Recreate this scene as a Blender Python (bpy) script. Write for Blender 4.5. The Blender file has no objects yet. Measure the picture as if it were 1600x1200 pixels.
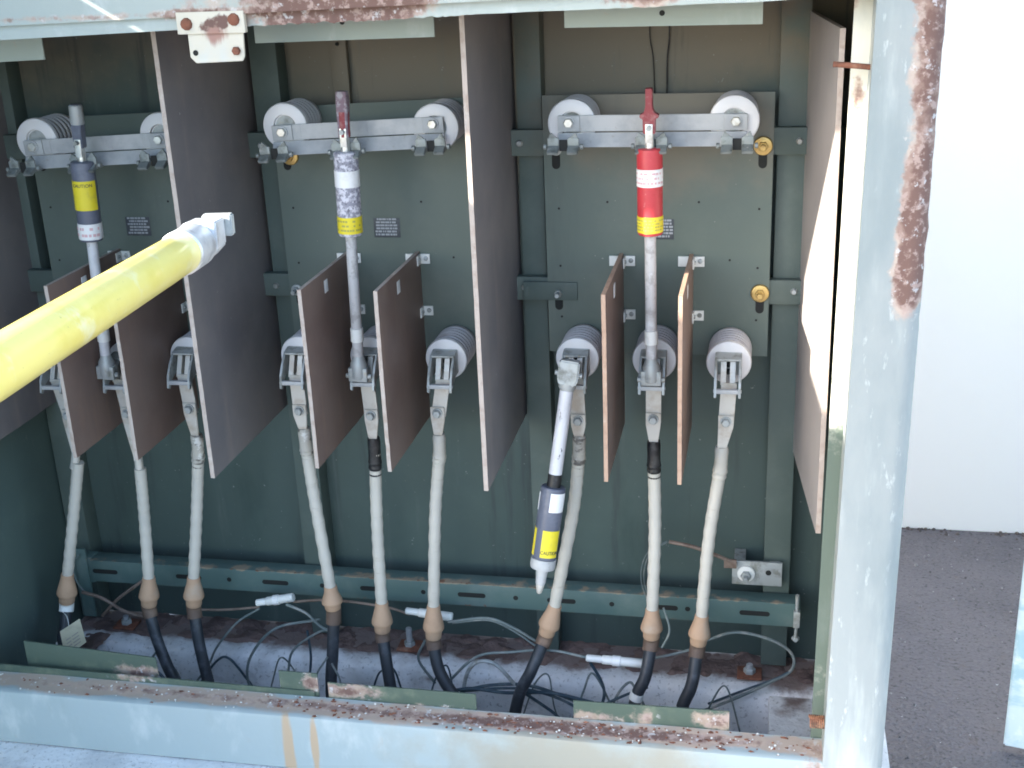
import bpy, bmesh, math, random
from mathutils import Vector, Matrix, noise as mnoise
R = math.radians
random.seed(7)
SC = bpy.context.scene
COL = SC.collection

# ------------------------------------------------------------------ camera
cd = bpy.data.cameras.new('camera'); cam = bpy.data.objects.new('camera', cd); COL.objects.link(cam)
cd.sensor_width = 36.0; cd.lens = 44.098; cd.clip_start = 0.02; cd.clip_end = 2000
rx, up, fw = Vector((0.98033, 0.193154, -0.040538)), Vector((-0.029691, 0.347398, 0.937247)), Vector((-0.195116, 0.917609, -0.3463))
mt = Matrix((rx, up, -fw)).transposed().to_4x4(); mt.translation = Vector((0.49232, -2.04605, 1.63454))
cam.matrix_world = mt
SC.camera = cam

# ------------------------------------------------------------------ sky and sun
sun_dir = Vector((1.0, 0.55, -0.60)).normalized()          # the way the light travels
elev = math.asin(-sun_dir.z); azim = math.atan2(-sun_dir.x, -sun_dir.y)
W = bpy.data.worlds.new('World'); SC.world = W; W.use_nodes = True
nt = W.node_tree; nt.nodes.clear()
sky = nt.nodes.new('ShaderNodeTexSky'); sky.sky_type = 'NISHITA'; sky.sun_disc = False
sky.sun_elevation = elev; sky.sun_rotation = azim; sky.dust_density = 1.4; sky.ozone_density = 1.2
bg = nt.nodes.new('ShaderNodeBackground'); bg.inputs['Strength'].default_value = 0.15
wo = nt.nodes.new('ShaderNodeOutputWorld')
nt.links.new(sky.outputs[0], bg.inputs[0]); nt.links.new(bg.outputs[0], wo.inputs[0])
sl = bpy.data.lights.new('sun', 'SUN'); sl.energy = 3.6; sl.angle = R(0.5); sl.color = (1.0, 0.93, 0.82)
so = bpy.data.objects.new('sun', sl); COL.objects.link(so)
so.rotation_euler = sun_dir.to_track_quat('-Z', 'Y').to_euler(); so.location = (-6, -4, 6)
SC.view_settings.view_transform = 'Standard'; SC.view_settings.look = 'None'
SC.view_settings.exposure = 2.45; SC.view_settings.gamma = 1.0
SC.render.engine = 'CYCLES'
SC.cycles.filter_width = 1.8; SC.cycles.max_bounces = 8; SC.cycles.diffuse_bounces = 5

# ------------------------------------------------------------------ materials
def mat(name, col, rough=0.6, metal=0.0, layers=(), bump=None, spec=0.5, coat=0.0):
    m = bpy.data.materials.new(name); m.use_nodes = True
    t = m.node_tree; N = t.nodes; L = t.links
    b = N['Principled BSDF']
    b.inputs['Metallic'].default_value = metal
    b.inputs['Specular IOR Level'].default_value = spec
    b.inputs['Coat Weight'].default_value = coat
    tc = N.new('ShaderNodeTexCoord'); oi = N.new('ShaderNodeObjectInfo')
    mu = N.new('ShaderNodeMath'); mu.operation = 'MULTIPLY'; mu.inputs[1].default_value = 37.0
    L.new(oi.outputs['Random'], mu.inputs[0])
    va = N.new('ShaderNodeVectorMath'); va.operation = 'ADD'
    L.new(tc.outputs['Object'], va.inputs[0]); L.new(mu.outputs[0], va.inputs[1])
    geo = N.new('ShaderNodeNewGeometry')
    rgb = N.new('ShaderNodeRGB'); rgb.outputs[0].default_value = (*col, 1); cur = rgb.outputs[0]
    rv = N.new('ShaderNodeValue'); rv.outputs[0].default_value = rough; rcur = rv.outputs[0]
    mcur = None
    for ly in layers:
        mp = N.new('ShaderNodeMapping'); mp.inputs['Scale'].default_value = ly.get('sv', (1, 1, 1))
        if ly.get('blobs'): L.new(geo.outputs['Position'], mp.inputs[0])
        else: L.new(va.outputs[0], mp.inputs[0])
        if ly.get('vor'):
            nz = N.new('ShaderNodeTexVoronoi'); nz.inputs['Scale'].default_value = ly['s']; out = nz.outputs['Distance']
        else:
            nz = N.new('ShaderNodeTexNoise'); nz.inputs['Scale'].default_value = ly['s']
            nz.inputs['Detail'].default_value = ly.get('d', 6); nz.inputs['Roughness'].default_value = ly.get('r', 0.6)
            out = nz.outputs[0]
        L.new(mp.outputs[0], nz.inputs['Vector'])
        gate = None
        for (c, rad, w) in ly.get('blobs', ()):
            s1 = N.new('ShaderNodeVectorMath'); s1.operation = 'SUBTRACT'; s1.inputs[1].default_value = c
            L.new(geo.outputs['Position'], s1.inputs[0])
            s2 = N.new('ShaderNodeVectorMath'); s2.operation = 'DIVIDE'; s2.inputs[1].default_value = rad
            L.new(s1.outputs[0], s2.inputs[0])
            s3 = N.new('ShaderNodeVectorMath'); s3.operation = 'LENGTH'; L.new(s2.outputs[0], s3.inputs[0])
            s4 = N.new('ShaderNodeMapRange'); s4.inputs[1].default_value = 0; s4.inputs[2].default_value = 1
            s4.inputs[3].default_value = w; s4.inputs[4].default_value = 0; L.new(s3.outputs['Value'], s4.inputs[0])
            ad = N.new('ShaderNodeMath'); ad.operation = 'ADD'; L.new(s4.outputs[0], ad.inputs[1])
            if 'gate' in ly:
                if gate is None: ad.inputs[0].default_value = 0
                else: L.new(gate, ad.inputs[0])
                gate = ad.outputs[0]
            else:
                L.new(out, ad.inputs[0]); out = ad.outputs[0]
        mr = N.new('ShaderNodeMapRange'); mr.interpolation_type = 'SMOOTHSTEP'
        mr.inputs[1].default_value = ly['lo']; mr.inputs[2].default_value = ly['hi']
        mr.inputs[3].default_value = 0; mr.inputs[4].default_value = ly.get('a', 1.0)
        L.new(out, mr.inputs[0]); fac = mr.outputs[0]
        if gate is not None:
            g2 = N.new('ShaderNodeMapRange'); g2.inputs[1].default_value = ly['gate']; g2.inputs[2].default_value = ly['gate'] + 0.15; L.new(gate, g2.inputs[0])
            g3 = N.new('ShaderNodeMath'); g3.operation = 'MULTIPLY'; L.new(fac, g3.inputs[0]); L.new(g2.outputs[0], g3.inputs[1]); fac = g3.outputs[0]
        mx = N.new('ShaderNodeMix'); mx.data_type = 'RGBA'
        L.new(fac, mx.inputs[0]); L.new(cur, mx.inputs[6]); mx.inputs[7].default_value = (*ly['c'], 1); cur = mx.outputs[2]
        if 'rough' in ly:
            q = N.new('ShaderNodeMix'); q.data_type = 'FLOAT'; L.new(fac, q.inputs[0]); L.new(rcur, q.inputs[2]); q.inputs[3].default_value = ly['rough']; rcur = q.outputs[0]
        if 'metal' in ly:
            q = N.new('ShaderNodeMix'); q.data_type = 'FLOAT'; L.new(fac, q.inputs[0])
            if mcur is None: q.inputs[2].default_value = metal
            else: L.new(mcur, q.inputs[2])
            q.inputs[3].default_value = ly['metal']; mcur = q.outputs[0]
    L.new(cur, b.inputs['Base Color']); L.new(rcur, b.inputs['Roughness'])
    if mcur is not None: L.new(mcur, b.inputs['Metallic'])
    if bump:
        mp = N.new('ShaderNodeMapping'); mp.inputs['Scale'].default_value = bump[3] if len(bump) > 3 else (1, 1, 1)
        L.new(va.outputs[0], mp.inputs[0])
        nz = N.new('ShaderNodeTexNoise'); nz.inputs['Scale'].default_value = bump[0]; nz.inputs['Detail'].default_value = 5
        L.new(mp.outputs[0], nz.inputs['Vector'])
        bp = N.new('ShaderNodeBump'); bp.inputs['Strength'].default_value = bump[1]; bp.inputs['Distance'].default_value = bump[2]
        L.new(nz.outputs[0], bp.inputs['Height']); L.new(bp.outputs[0], b.inputs['Normal'])
    return m

RUST, RUST2, DUST = (0.165, 0.098, 0.080), (0.28, 0.19, 0.155), (0.30, 0.25, 0.20)
PAINT = (0.37, 0.42, 0.395)
def rusty(blobs, thr=0.95):
    return [dict(c=(0.50, 0.37, 0.29), s=30, lo=thr - 0.20, hi=thr + 0.0, blobs=blobs, a=0.7),
            dict(c=RUST2, s=34, lo=thr - 0.10, hi=thr + 0.08, blobs=blobs, rough=0.9),
            dict(c=RUST, s=40, lo=thr - 0.04, hi=thr + 0.20, blobs=blobs, rough=0.95),
            dict(c=(0.40, 0.30, 0.26), s=70, lo=0.50, hi=0.62, blobs=blobs, gate=thr - 0.75, a=0.85, d=8), dict(c=(0.52, 0.51, 0.50), s=60, lo=0.585, hi=0.66, blobs=blobs, gate=thr - 0.8, a=0.85, d=8)]
grime = dict(c=(0.27, 0.31, 0.29), s=9, lo=0.52, hi=0.78, a=0.55, sv=(1, 1, 0.35))
chalk = dict(c=(0.52, 0.56, 0.54), s=14, lo=0.52, hi=0.75, a=0.7, sv=(1, 1, 0.5))
scuff = dict(c=(0.62, 0.65, 0.64), s=70, lo=0.62, hi=0.72, a=0.6, sv=(1, 1, 0.3))
M = {}
M['header'] = mat('weathered_header_paint', PAINT, 0.55, 0, [chalk, grime] + rusty(
    [((-0.20, -0.11, 1.525), (0.19, 0.2, 0.12), 0.95), ((-0.09, -0.11, 1.53), (0.12, 0.2, 0.06), 0.6), ((0.31, -0.11, 1.525), (0.12, 0.2, 0.04), 0.62),
     ((-0.62, -0.11, 1.516), (0.5, 0.2, 0.012), 0.42), ((-0.40, -0.11, 1.52), (0.08, 0.2, 0.05), 0.45),
     ((0.15, -0.11, 1.54), (0.5, 0.3, 0.03), 0.3)]), bump=(70, 0.35, 0.002))
M['base'] = mat('weathered_base_paint', (0.34, 0.40, 0.40), 0.5, 0, [chalk, grime,
    dict(c=(0.315, 0.295, 0.235), s=5, lo=0.85, hi=1.15, a=0.95, blobs=[((0.12, -0.115, 0.14), (0.75, 0.2, 0.3), 0.75)]),
    dict(c=(0.44, 0.335, 0.26), s=18, lo=0.66, hi=0.84, a=0.9, sv=(0.5, 1, 1), blobs=[((-0.25, -0.08, 0.205), (3.0, 0.040, 0.016), 0.62)]),
    dict(c=(0.46, 0.33, 0.21), s=20, lo=0.93, hi=1.12, a=0.95, sv=(1, 1, 0.12), blobs=[((-0.40, -0.115, 0.12), (0.030, 0.05, 0.30), 0.75), ((-0.345, -0.115, 0.12), (0.020, 0.05, 0.30), 0.75), ((-0.25, -0.115, 0.15), (0.12, 0.05, 0.09), 0.5), ((0.2, -0.115, 0.16), (0.5, 0.05, 0.06), 0.35)])]
    + rusty([((-0.05, -0.080, 0.21), (0.60, 0.030, 0.03), 0.56), ((0.28, -0.08, 0.21), (0.5, 0.03, 0.02), 0.56), ((-0.7, -0.075, 0.21), (0.6, 0.022, 0.03), 0.43), ((0.61, -0.1, 0.18), (0.05, 0.1, 0.05), 0.4)], 0.86), bump=(60, 0.25, 0.002))
M['post'] = mat('weathered_post_paint', (0.30, 0.33, 0.325), 0.5, 0, [dict(c=(0.46, 0.49, 0.475), s=10, lo=0.48, hi=0.66, a=0.8, sv=(1.5, 1, 0.22), d=9), scuff, dict(c=(0.21, 0.255, 0.26), s=7, lo=0.42, hi=0.66, a=0.75, sv=(1, 1, 0.3))] + rusty(
    [((0.722, -0.12, 1.50), (0.055, 0.1, 0.18), 0.60), ((0.722, -0.12, 1.30), (0.05, 0.1, 0.26), 0.66), ((0.718, -0.12, 1.20), (0.045, 0.1, 0.12), 0.5),
     ((0.715, -0.12, 1.13), (0.045, 0.1, 0.10), 0.55), ((0.708, -0.12, 1.08), (0.042, 0.1, 0.08), 0.62), ((0.69, -0.12, 1.53), (0.09, 0.1, 0.03), 0.7)]), bump=(55, 0.35, 0.003))
M['jamb'] = mat('jamb_green_paint', (0.11, 0.145, 0.115), 0.6, 0, [dict(c=(0.70, 0.68, 0.58), s=14, lo=0.62, hi=0.82, a=0.9, blobs=[((0.62, -0.05, 1.25), (0.3, 0.3, 0.60), 0.75)]), grime] + rusty([((0.622, -0.05, 1.36), (0.02, 0.05, 0.06), 0.6), ((0.60, -0.05, 1.50), (0.03, 0.05, 0.04), 0.5)]), bump=(60, 0.2, 0.002))  # upper jamb whitened in the colour to make it look sunlit
M['lip'] = mat('green_lip_paint', (0.075, 0.108, 0.082), 0.6, 0, [dict(c=(0.14, 0.17, 0.12), s=12, lo=0.5, hi=0.7)] + rusty(
    [((0.43, -0.05, 0.225), (0.08, 0.05, 0.04), 0.6), ((0.19, -0.05, 0.21), (0.1, 0.05, 0.03), 0.5), ((0.30, -0.05, 0.22), (0.04, 0.05, 0.05), 0.45), ((-0.29, -0.05, 0.225), (0.12, 0.05, 0.03), 0.65),
     ((-0.37, -0.05, 0.24), (0.03, 0.05, 0.03), 0.5), ((-0.75, -0.03, 0.215), (0.09, 0.06, 0.03), 0.65), ((-0.1, -0.05, 0.20), (0.1, 0.06, 0.02), 0.45)]), bump=(60, 0.3, 0.002))
M['inner'] = mat('inner_green_paint', (0.070, 0.100, 0.090), 0.55, 0, [
    dict(c=(0.085, 0.122, 0.108), s=5, lo=0.45, hi=0.75, a=0.7), dict(c=(0.035, 0.06, 0.052), s=9, lo=0.55, hi=0.8, a=0.6, sv=(1, 1, 0.3)),
    dict(c=(0.185, 0.160, 0.118), s=4, lo=0.75, hi=1.15, blobs=[((0.28, 0.4, 1.6), (1.1, 0.6, 0.70), 0.95), ((-0.7, 0.4, 1.65), (1.2, 0.6, 0.65), 0.8)]),  # warm reflected light painted in as brown on the upper panel
    dict(c=(0.05, 0.062, 0.06), s=22, lo=0.56, hi=0.70, a=0.7, sv=(1, 1, 0.08)), dict(c=(0.13, 0.155, 0.145), s=13, lo=0.60, hi=0.72, a=0.6, sv=(1.0, 1, 0.12)), dict(c=(0.34, 0.35, 0.33), s=110, lo=0.685, hi=0.74, a=0.8)], bump=(40, 0.15, 0.002))
M['webbed'] = mat('side_green_paint', (0.075, 0.112, 0.102), 0.55, 0, [
    dict(c=(0.10, 0.145, 0.125), s=5, lo=0.45, hi=0.75, a=0.7),
    dict(c=(0.26, 0.28, 0.26), s=7, lo=0.60, hi=0.72, a=0.55, sv=(1, 3, 0.8), d=9, r=0.75),
    dict(c=(0.33, 0.34, 0.31), s=95, lo=0.70, hi=0.76, a=0.7)], bump=(40, 0.15, 0.002))
M['plate'] = mat('plate_green_paint', (0.102, 0.132, 0.113), 0.5, 0, [
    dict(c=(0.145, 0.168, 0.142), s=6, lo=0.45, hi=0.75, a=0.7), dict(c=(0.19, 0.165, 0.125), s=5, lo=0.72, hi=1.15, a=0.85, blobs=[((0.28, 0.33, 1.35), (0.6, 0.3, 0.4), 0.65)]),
    dict(c=(0.07, 0.085, 0.08), s=11, lo=0.56, hi=0.8, a=0.7, sv=(1, 1, 0.15)), dict(c=(0.32, 0.32, 0.29), s=130, lo=0.69, hi=0.74, a=0.7)], bump=(50, 0.15, 0.002))
M['rail'] = mat('rail_green_paint', (0.078, 0.106, 0.093), 0.55, 0, [dict(c=(0.17, 0.138, 0.095), s=4, lo=0.8, hi=1.2, a=0.9, blobs=[((0.28, 0.4, 1.6), (1.1, 0.6, 0.6), 0.9)]), dict(c=(0.10, 0.128, 0.112), s=9, lo=0.45, hi=0.7), dict(c=(0.07, 0.09, 0.08), s=16, lo=0.6, hi=0.8)], bump=(60, 0.15, 0.002))  # upper rail browned as well, warm reflected light in the colour
M['strut'] = mat('strut_green_paint', (0.085, 0.14, 0.13), 0.5, 0, [dict(c=(0.13, 0.18, 0.165), s=9, lo=0.45, hi=0.7),
    dict(c=(0.30, 0.24, 0.17), s=25, lo=0.86, hi=1.0, blobs=[((-0.2, 0.31, 0.274), (2.2, 0.06, 0.010), 0.55)], rough=0.8),
    dict(c=(0.20, 0.10, 0.06), s=40, lo=0.98, hi=1.08, blobs=[((-0.2, 0.31, 0.274), (2.2, 0.06, 0.014), 0.5), ((-0.2, 0.31, 0.217), (2.2, 0.06, 0.02), 0.5)], rough=0.9)], bump=(60, 0.2, 0.002))
M['baffle'] = mat('baffle_pale_green_paint', (0.33, 0.385, 0.345), 0.55, 0, [chalk, dict(c=(0.42, 0.33, 0.25), s=45, lo=0.62, hi=0.74, a=0.6)], bump=(60, 0.15, 0.001))
M['dark'] = mat('dark_hole', (0.012, 0.013, 0.012), 0.8)
M['galv'] = mat('galvanised_steel', (0.44, 0.445, 0.44), 0.55, 0.12, [dict(c=(0.33, 0.34, 0.35), s=24, lo=0.4, hi=0.65, a=0.8), dict(c=(0.30, 0.27, 0.22), s=60, lo=0.62, hi=0.75, a=0.6, rough=0.8)], bump=(80, 0.12, 0.001))
M['galvdark'] = mat('dull_zinc', (0.40, 0.42, 0.41), 0.5, 0.3, [dict(c=(0.22, 0.22, 0.19), s=35, lo=0.45, hi=0.7, a=0.9, rough=0.8), dict(c=(0.42, 0.36, 0.25), s=50, lo=0.62, hi=0.72, a=0.6)], bump=(90, 0.2, 0.001))
M['clipm'] = mat('dark_zinc_clip', (0.24, 0.26, 0.25), 0.45, 0.3, [dict(c=(0.12, 0.13, 0.12), s=45, lo=0.45, hi=0.65, a=0.9), dict(c=(0.45, 0.44, 0.40), s=60, lo=0.60, hi=0.70)], bump=(90, 0.3, 0.001))
M['zinc'] = mat('bright_zinc', (0.72, 0.72, 0.68), 0.32, 0.75, [dict(c=(0.45, 0.42, 0.33), s=60, lo=0.5, hi=0.7, a=0.8)], bump=(90, 0.1, 0.001))
M['gold'] = mat('yellow_zinc', (0.60, 0.42, 0.16), 0.38, 0.75, [dict(c=(0.34, 0.22, 0.09), s=70, lo=0.45, hi=0.7, a=0.9)], bump=(90, 0.1, 0.001))
M['porcelain'] = mat('white_insulator', (0.68, 0.665, 0.66), 0.35, 0, [dict(c=(0.60, 0.58, 0.57), s=14, lo=0.45, hi=0.75, a=0.7), dict(c=(0.40, 0.36, 0.33), s=50, lo=0.68, hi=0.78, a=0.6)], bump=(60, 0.08, 0.001))
M['skirt'] = mat('grimy_insulator', (0.46, 0.44, 0.44), 0.5, 0, [dict(c=(0.56, 0.53, 0.52), s=9, lo=0.42, hi=0.62, a=0.9), dict(c=(0.24, 0.19, 0.17), s=10, lo=0.54, hi=0.75, a=0.8)], bump=(60, 0.1, 0.001))
M['groove'] = mat('dark_grooves', (0.115, 0.095, 0.085), 0.8, 0, [dict(c=(0.22, 0.20, 0.19), s=30, lo=0.5, hi=0.7)])  # darker colour for the grooves between the ribs
M['board'] = mat('grey_brown_board', (0.205, 0.182, 0.172), 0.55, 0, [dict(c=(0.135, 0.125, 0.130), s=3, lo=0.4, hi=0.7, a=0.9), dict(c=(0.25, 0.205, 0.18), s=16, lo=0.52, hi=0.75, a=0.6, sv=(1, 1, 0.12)), dict(c=(0.30, 0.28, 0.26), s=3.5, lo=0.58, hi=0.8, a=0.45, d=9), dict(c=(0.40, 0.39, 0.37), s=100, lo=0.69, hi=0.74, a=0.7)], bump=(90, 0.15, 0.001))
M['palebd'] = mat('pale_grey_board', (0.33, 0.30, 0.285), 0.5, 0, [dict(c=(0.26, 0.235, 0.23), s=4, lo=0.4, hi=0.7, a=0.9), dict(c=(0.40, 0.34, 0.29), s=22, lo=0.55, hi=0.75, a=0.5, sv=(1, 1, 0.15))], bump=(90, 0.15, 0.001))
M['boardb'] = mat('red_brown_board', (0.215, 0.150, 0.122), 0.5, 0, [dict(c=(0.165, 0.105, 0.085), s=5, lo=0.4, hi=0.7, a=0.9), dict(c=(0.28, 0.18, 0.13), s=30, lo=0.5, hi=0.75, a=0.5, sv=(1, 1, 0.15)), dict(c=(0.36, 0.33, 0.30), s=120, lo=0.72, hi=0.77, a=0.6)], bump=(90, 0.15, 0.001))
M['edge'] = mat('cut_board_edge', (0.44, 0.37, 0.32), 0.7, 0, [dict(c=(0.34, 0.26, 0.21), s=40, lo=0.45, hi=0.7, a=0.8), dict(c=(0.52, 0.47, 0.42), s=60, lo=0.55, hi=0.75, a=0.7)], bump=(120, 0.25, 0.001))
M['edgeb'] = mat('cut_board_edge_brown', (0.42, 0.28, 0.20), 0.7, 0, [dict(c=(0.32, 0.20, 0.14), s=40, lo=0.45, hi=0.7, a=0.8), dict(c=(0.52, 0.42, 0.34), s=60, lo=0.55, hi=0.75, a=0.7)], bump=(120, 0.25, 0.001))
M['cable'] = mat('grey_white_cable', (0.49, 0.465, 0.405), 0.55, 0, [dict(c=(0.44, 0.42, 0.37), s=14, lo=0.45, hi=0.7, a=0.8), dict(c=(0.36, 0.32, 0.26), s=90, lo=0.60, hi=0.72, a=0.5, sv=(0.3, 0.3, 1))], bump=(120, 0.25, 0.0015, (0.15, 0.15, 1)))
M['lug'] = mat('tinned_lug', (0.55, 0.53, 0.48), 0.5, 0.35, [dict(c=(0.42, 0.36, 0.29), s=30, lo=0.45, hi=0.7, a=0.9)], bump=(80, 0.2, 0.001))
M['wrap'] = mat('grimy_tape', (0.40, 0.38, 0.33), 0.6, 0, [dict(c=(0.10, 0.09, 0.08), s=55, lo=0.50, hi=0.6, a=0.9, sv=(0.6, 0.6, 1)), dict(c=(0.62, 0.62, 0.58), s=40, lo=0.58, hi=0.68)], bump=(110, 0.4, 0.002))
M['cone'] = mat('tan_rubber', (0.42, 0.275, 0.18), 0.65, 0, [dict(c=(0.36, 0.23, 0.15), s=25, lo=0.45, hi=0.7, a=0.8), dict(c=(0.40, 0.33, 0.26), s=14, lo=0.55, hi=0.75, a=0.7)], bump=(60, 0.15, 0.001))
M['collar'] = mat('brown_rubber', (0.115, 0.075, 0.055), 0.7, 0, [dict(c=(0.20, 0.13, 0.09), s=30, lo=0.45, hi=0.7)], bump=(90, 0.3, 0.001))
M['black'] = mat('dusty_black_rubber', (0.028, 0.032, 0.038), 0.5, 0, [dict(c=(0.10, 0.11, 0.125), s=30, lo=0.5, hi=0.75, a=0.7)], bump=(60, 0.2, 0.001))
M['tape'] = mat('black_tape', (0.014, 0.014, 0.015), 0.45, 0, [dict(c=(0.05, 0.05, 0.05), s=60, lo=0.5, hi=0.7)])
M['wire'] = mat('grey_green_wire', (0.13, 0.16, 0.155), 0.55, 0, [dict(c=(0.25, 0.25, 0.23), s=25, lo=0.45, hi=0.7)])
M['wireb'] = mat('dark_blue_wire', (0.03, 0.055, 0.075), 0.5, 0, [dict(c=(0.09, 0.12, 0.13), s=25, lo=0.45, hi=0.7)])
M['wiret'] = mat('brown_wire', (0.22, 0.16, 0.125), 0.6, 0, [dict(c=(0.11, 0.07, 0.05), s=25, lo=0.45, hi=0.7)])
M['white'] = mat('white_plastic', (0.74, 0.74, 0.70), 0.45, 0, [dict(c=(0.55, 0.53, 0.48), s=40, lo=0.5, hi=0.75, a=0.7)])
M['label'] = mat('white_label', (0.78, 0.77, 0.75), 0.5, 0, [dict(c=(0.62, 0.58, 0.56), s=60, lo=0.5, hi=0.75, a=0.6)])
M['yellow'] = mat('yellow_label', (0.74, 0.60, 0.03), 0.45, 0, [dict(c=(0.55, 0.44, 0.05), s=50, lo=0.5, hi=0.75, a=0.7)])
M['ink'] = mat('label_ink', (0.06, 0.055, 0.05), 0.6)
M['inkred'] = mat('faded_red_ink', (0.66, 0.42, 0.42), 0.6)
M['inkgrey'] = mat('pale_ink', (0.36, 0.38, 0.40), 0.6)
M['nameplate'] = mat('black_nameplate', (0.055, 0.065, 0.075), 0.45, 0, [dict(c=(0.10, 0.11, 0.12), s=60, lo=0.5, hi=0.7)])
M['red'] = mat('red_fuse_enamel', (0.50, 0.045, 0.055), 0.42, 0, [dict(c=(0.42, 0.03, 0.035), s=30, lo=0.45, hi=0.7, a=0.7), dict(c=(0.62, 0.20, 0.19), s=90, lo=0.62, hi=0.72, a=0.6)], bump=(70, 0.1, 0.001))
M['maroon'] = mat('dusty_red_paint', (0.26, 0.045, 0.05), 0.65, 0, [dict(c=(0.36, 0.17, 0.16), s=50, lo=0.45, hi=0.65)], bump=(90, 0.3, 0.001))
M['mottled'] = mat('mottled_grey_enamel', (0.27, 0.26, 0.30), 0.6, 0, [dict(c=(0.60, 0.58, 0.62), s=120, lo=0.44, hi=0.56, d=9), dict(c=(0.15, 0.14, 0.17), s=170, lo=0.56, hi=0.66)], bump=(120, 0.3, 0.001))
M['purple'] = mat('faded_maroon_paint', (0.20, 0.13, 0.155), 0.65, 0, [dict(c=(0.34, 0.31, 0.32), s=70, lo=0.48, hi=0.6)], bump=(90, 0.3, 0.001))
M['slate'] = mat('slate_blue_enamel', (0.105, 0.115, 0.15), 0.38, 0, [dict(c=(0.17, 0.18, 0.22), s=20, lo=0.45, hi=0.7)], bump=(70, 0.1, 0.001))
M['tube'] = mat('weathered_fuse_tube', (0.47, 0.46, 0.45), 0.6, 0, [dict(c=(0.30, 0.28, 0.27), s=60, lo=0.48, hi=0.62, a=0.8), dict(c=(0.60, 0.60, 0.60), s=30, lo=0.55, hi=0.7)], bump=(90, 0.25, 0.001))
M['dripped'] = mat('dripped_white_tube', (0.60, 0.60, 0.61), 0.5, 0, [dict(c=(0.07, 0.07, 0.08), s=60, lo=0.64, hi=0.67, sv=(1, 1, 0.4)), dict(c=(0.48, 0.47, 0.48), s=20, lo=0.5, hi=0.7, a=0.6)], bump=(60, 0.15, 0.001))
M['bottlegreen'] = mat('dull_green_edge', (0.40, 0.36, 0.08), 0.5)
M['frp'] = mat('yellow_fibreglass', (0.86, 0.74, 0.22), 0.32, 0, [dict(c=(0.78, 0.64, 0.12), s=16, lo=0.45, hi=0.75, a=0.8), dict(c=(0.45, 0.38, 0.14), s=240, lo=0.66, hi=0.72, a=0.6), dict(c=(0.88, 0.84, 0.55), s=26, lo=0.56, hi=0.72, a=0.8)], bump=(90, 0.08, 0.001), coat=0.4)
M['alu'] = mat('cast_aluminium', (0.72, 0.73, 0.74), 0.38, 0.6, [dict(c=(0.42, 0.42, 0.43), s=40, lo=0.5, hi=0.7, a=0.7)], bump=(90, 0.2, 0.001))
M['tag'] = mat('cream_tag', (0.66, 0.60, 0.42), 0.6, 0, [dict(c=(0.52, 0.46, 0.32), s=60, lo=0.5, hi=0.75, a=0.7)])
M['copper'] = mat('rusty_copper_spring', (0.50, 0.24, 0.14), 0.45, 0.5, [dict(c=(0.20, 0.09, 0.06), s=90, lo=0.45, hi=0.6)])
M['rustm'] = mat('solid_rust', (0.22, 0.085, 0.05), 0.9, 0, [dict(c=(0.10, 0.045, 0.03), s=50, lo=0.45, hi=0.7), dict(c=(0.34, 0.19, 0.13), s=30, lo=0.55, hi=0.75)], bump=(90, 0.5, 0.002))
M['concrete'] = mat('stained_concrete', (0.78, 0.775, 0.77), 0.85, 0, [dict(c=(0.58, 0.575, 0.57), s=7, lo=0.42, hi=0.68, a=0.9), dict(c=(0.80, 0.79, 0.77), s=16, lo=0.52, hi=0.72, a=0.8),
    dict(c=(0.30, 0.265, 0.235), s=5, lo=0.54, hi=0.76, a=0.75, sv=(1, 1, 0.4)), dict(c=(0.33, 0.32, 0.31), s=120, lo=0.56, hi=0.68, a=0.7),
    dict(c=(0.20, 0.14, 0.12), s=13, lo=0.74, hi=1.06, d=9, a=0.95, blobs=[((-0.3, 0.37, 0.09), (3, 0.10, 0.07), 1.1), ((0.58, 0.25, 0.08), (0.09, 0.14, 0.04), 0.5), ((-0.22, 0.26, 0.05), (0.06, 0.06, 0.03), 0.55)])], bump=(60, 0.6, 0.006))
M['dirt'] = mat('rusty_dirt', (0.185, 0.125, 0.108), 0.95, 0, [dict(c=(0.115, 0.078, 0.070), s=18, lo=0.42, hi=0.65), dict(c=(0.22, 0.14, 0.105), s=60, lo=0.55, hi=0.72), dict(c=(0.33, 0.31, 0.30), s=8, lo=0.60, hi=0.72, a=0.7), dict(c=(0.5, 0.47, 0.44), s=160, lo=0.70, hi=0.75, a=0.8)], bump=(120, 0.8, 0.004))
M['asphalt'] = mat('rough_asphalt', (0.175, 0.153, 0.150), 0.7, 0, [dict(c=(0.125, 0.110, 0.110), s=3.2, lo=0.42, hi=0.7, a=0.8), dict(c=(0.20, 0.18, 0.175), s=95, lo=0.50, hi=0.70, a=0.8), dict(c=(0.06, 0.053, 0.053), s=120, lo=0.52, hi=0.70, a=0.8),
    dict(c=(0.62, 0.60, 0.58), s=60, lo=0.70, hi=0.73, rough=0.4), dict(c=(0.17, 0.12, 0.09), s=12, lo=0.60, hi=0.75, a=0.6)], bump=(95, 1.0, 0.012))
M['grit'] = mat('pale_grit', (0.34, 0.31, 0.29), 0.8, 0, [dict(c=(0.09, 0.08, 0.08), s=25, lo=0.42, hi=0.6), dict(c=(0.75, 0.73, 0.70), s=40, lo=0.62, hi=0.68)])
M['litter'] = mat('dark_litter', (0.10, 0.08, 0.07), 0.9, 0, [dict(c=(0.24, 0.19, 0.15), s=40, lo=0.5, hi=0.65)])
M['wall'] = mat('white_painted_wall', (0.96, 0.945, 0.915), 0.6, 0, [dict(c=(0.93, 0.91, 0.875), s=3, lo=0.5, hi=0.75, a=0.6)], bump=(50, 0.1, 0.002))
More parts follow.
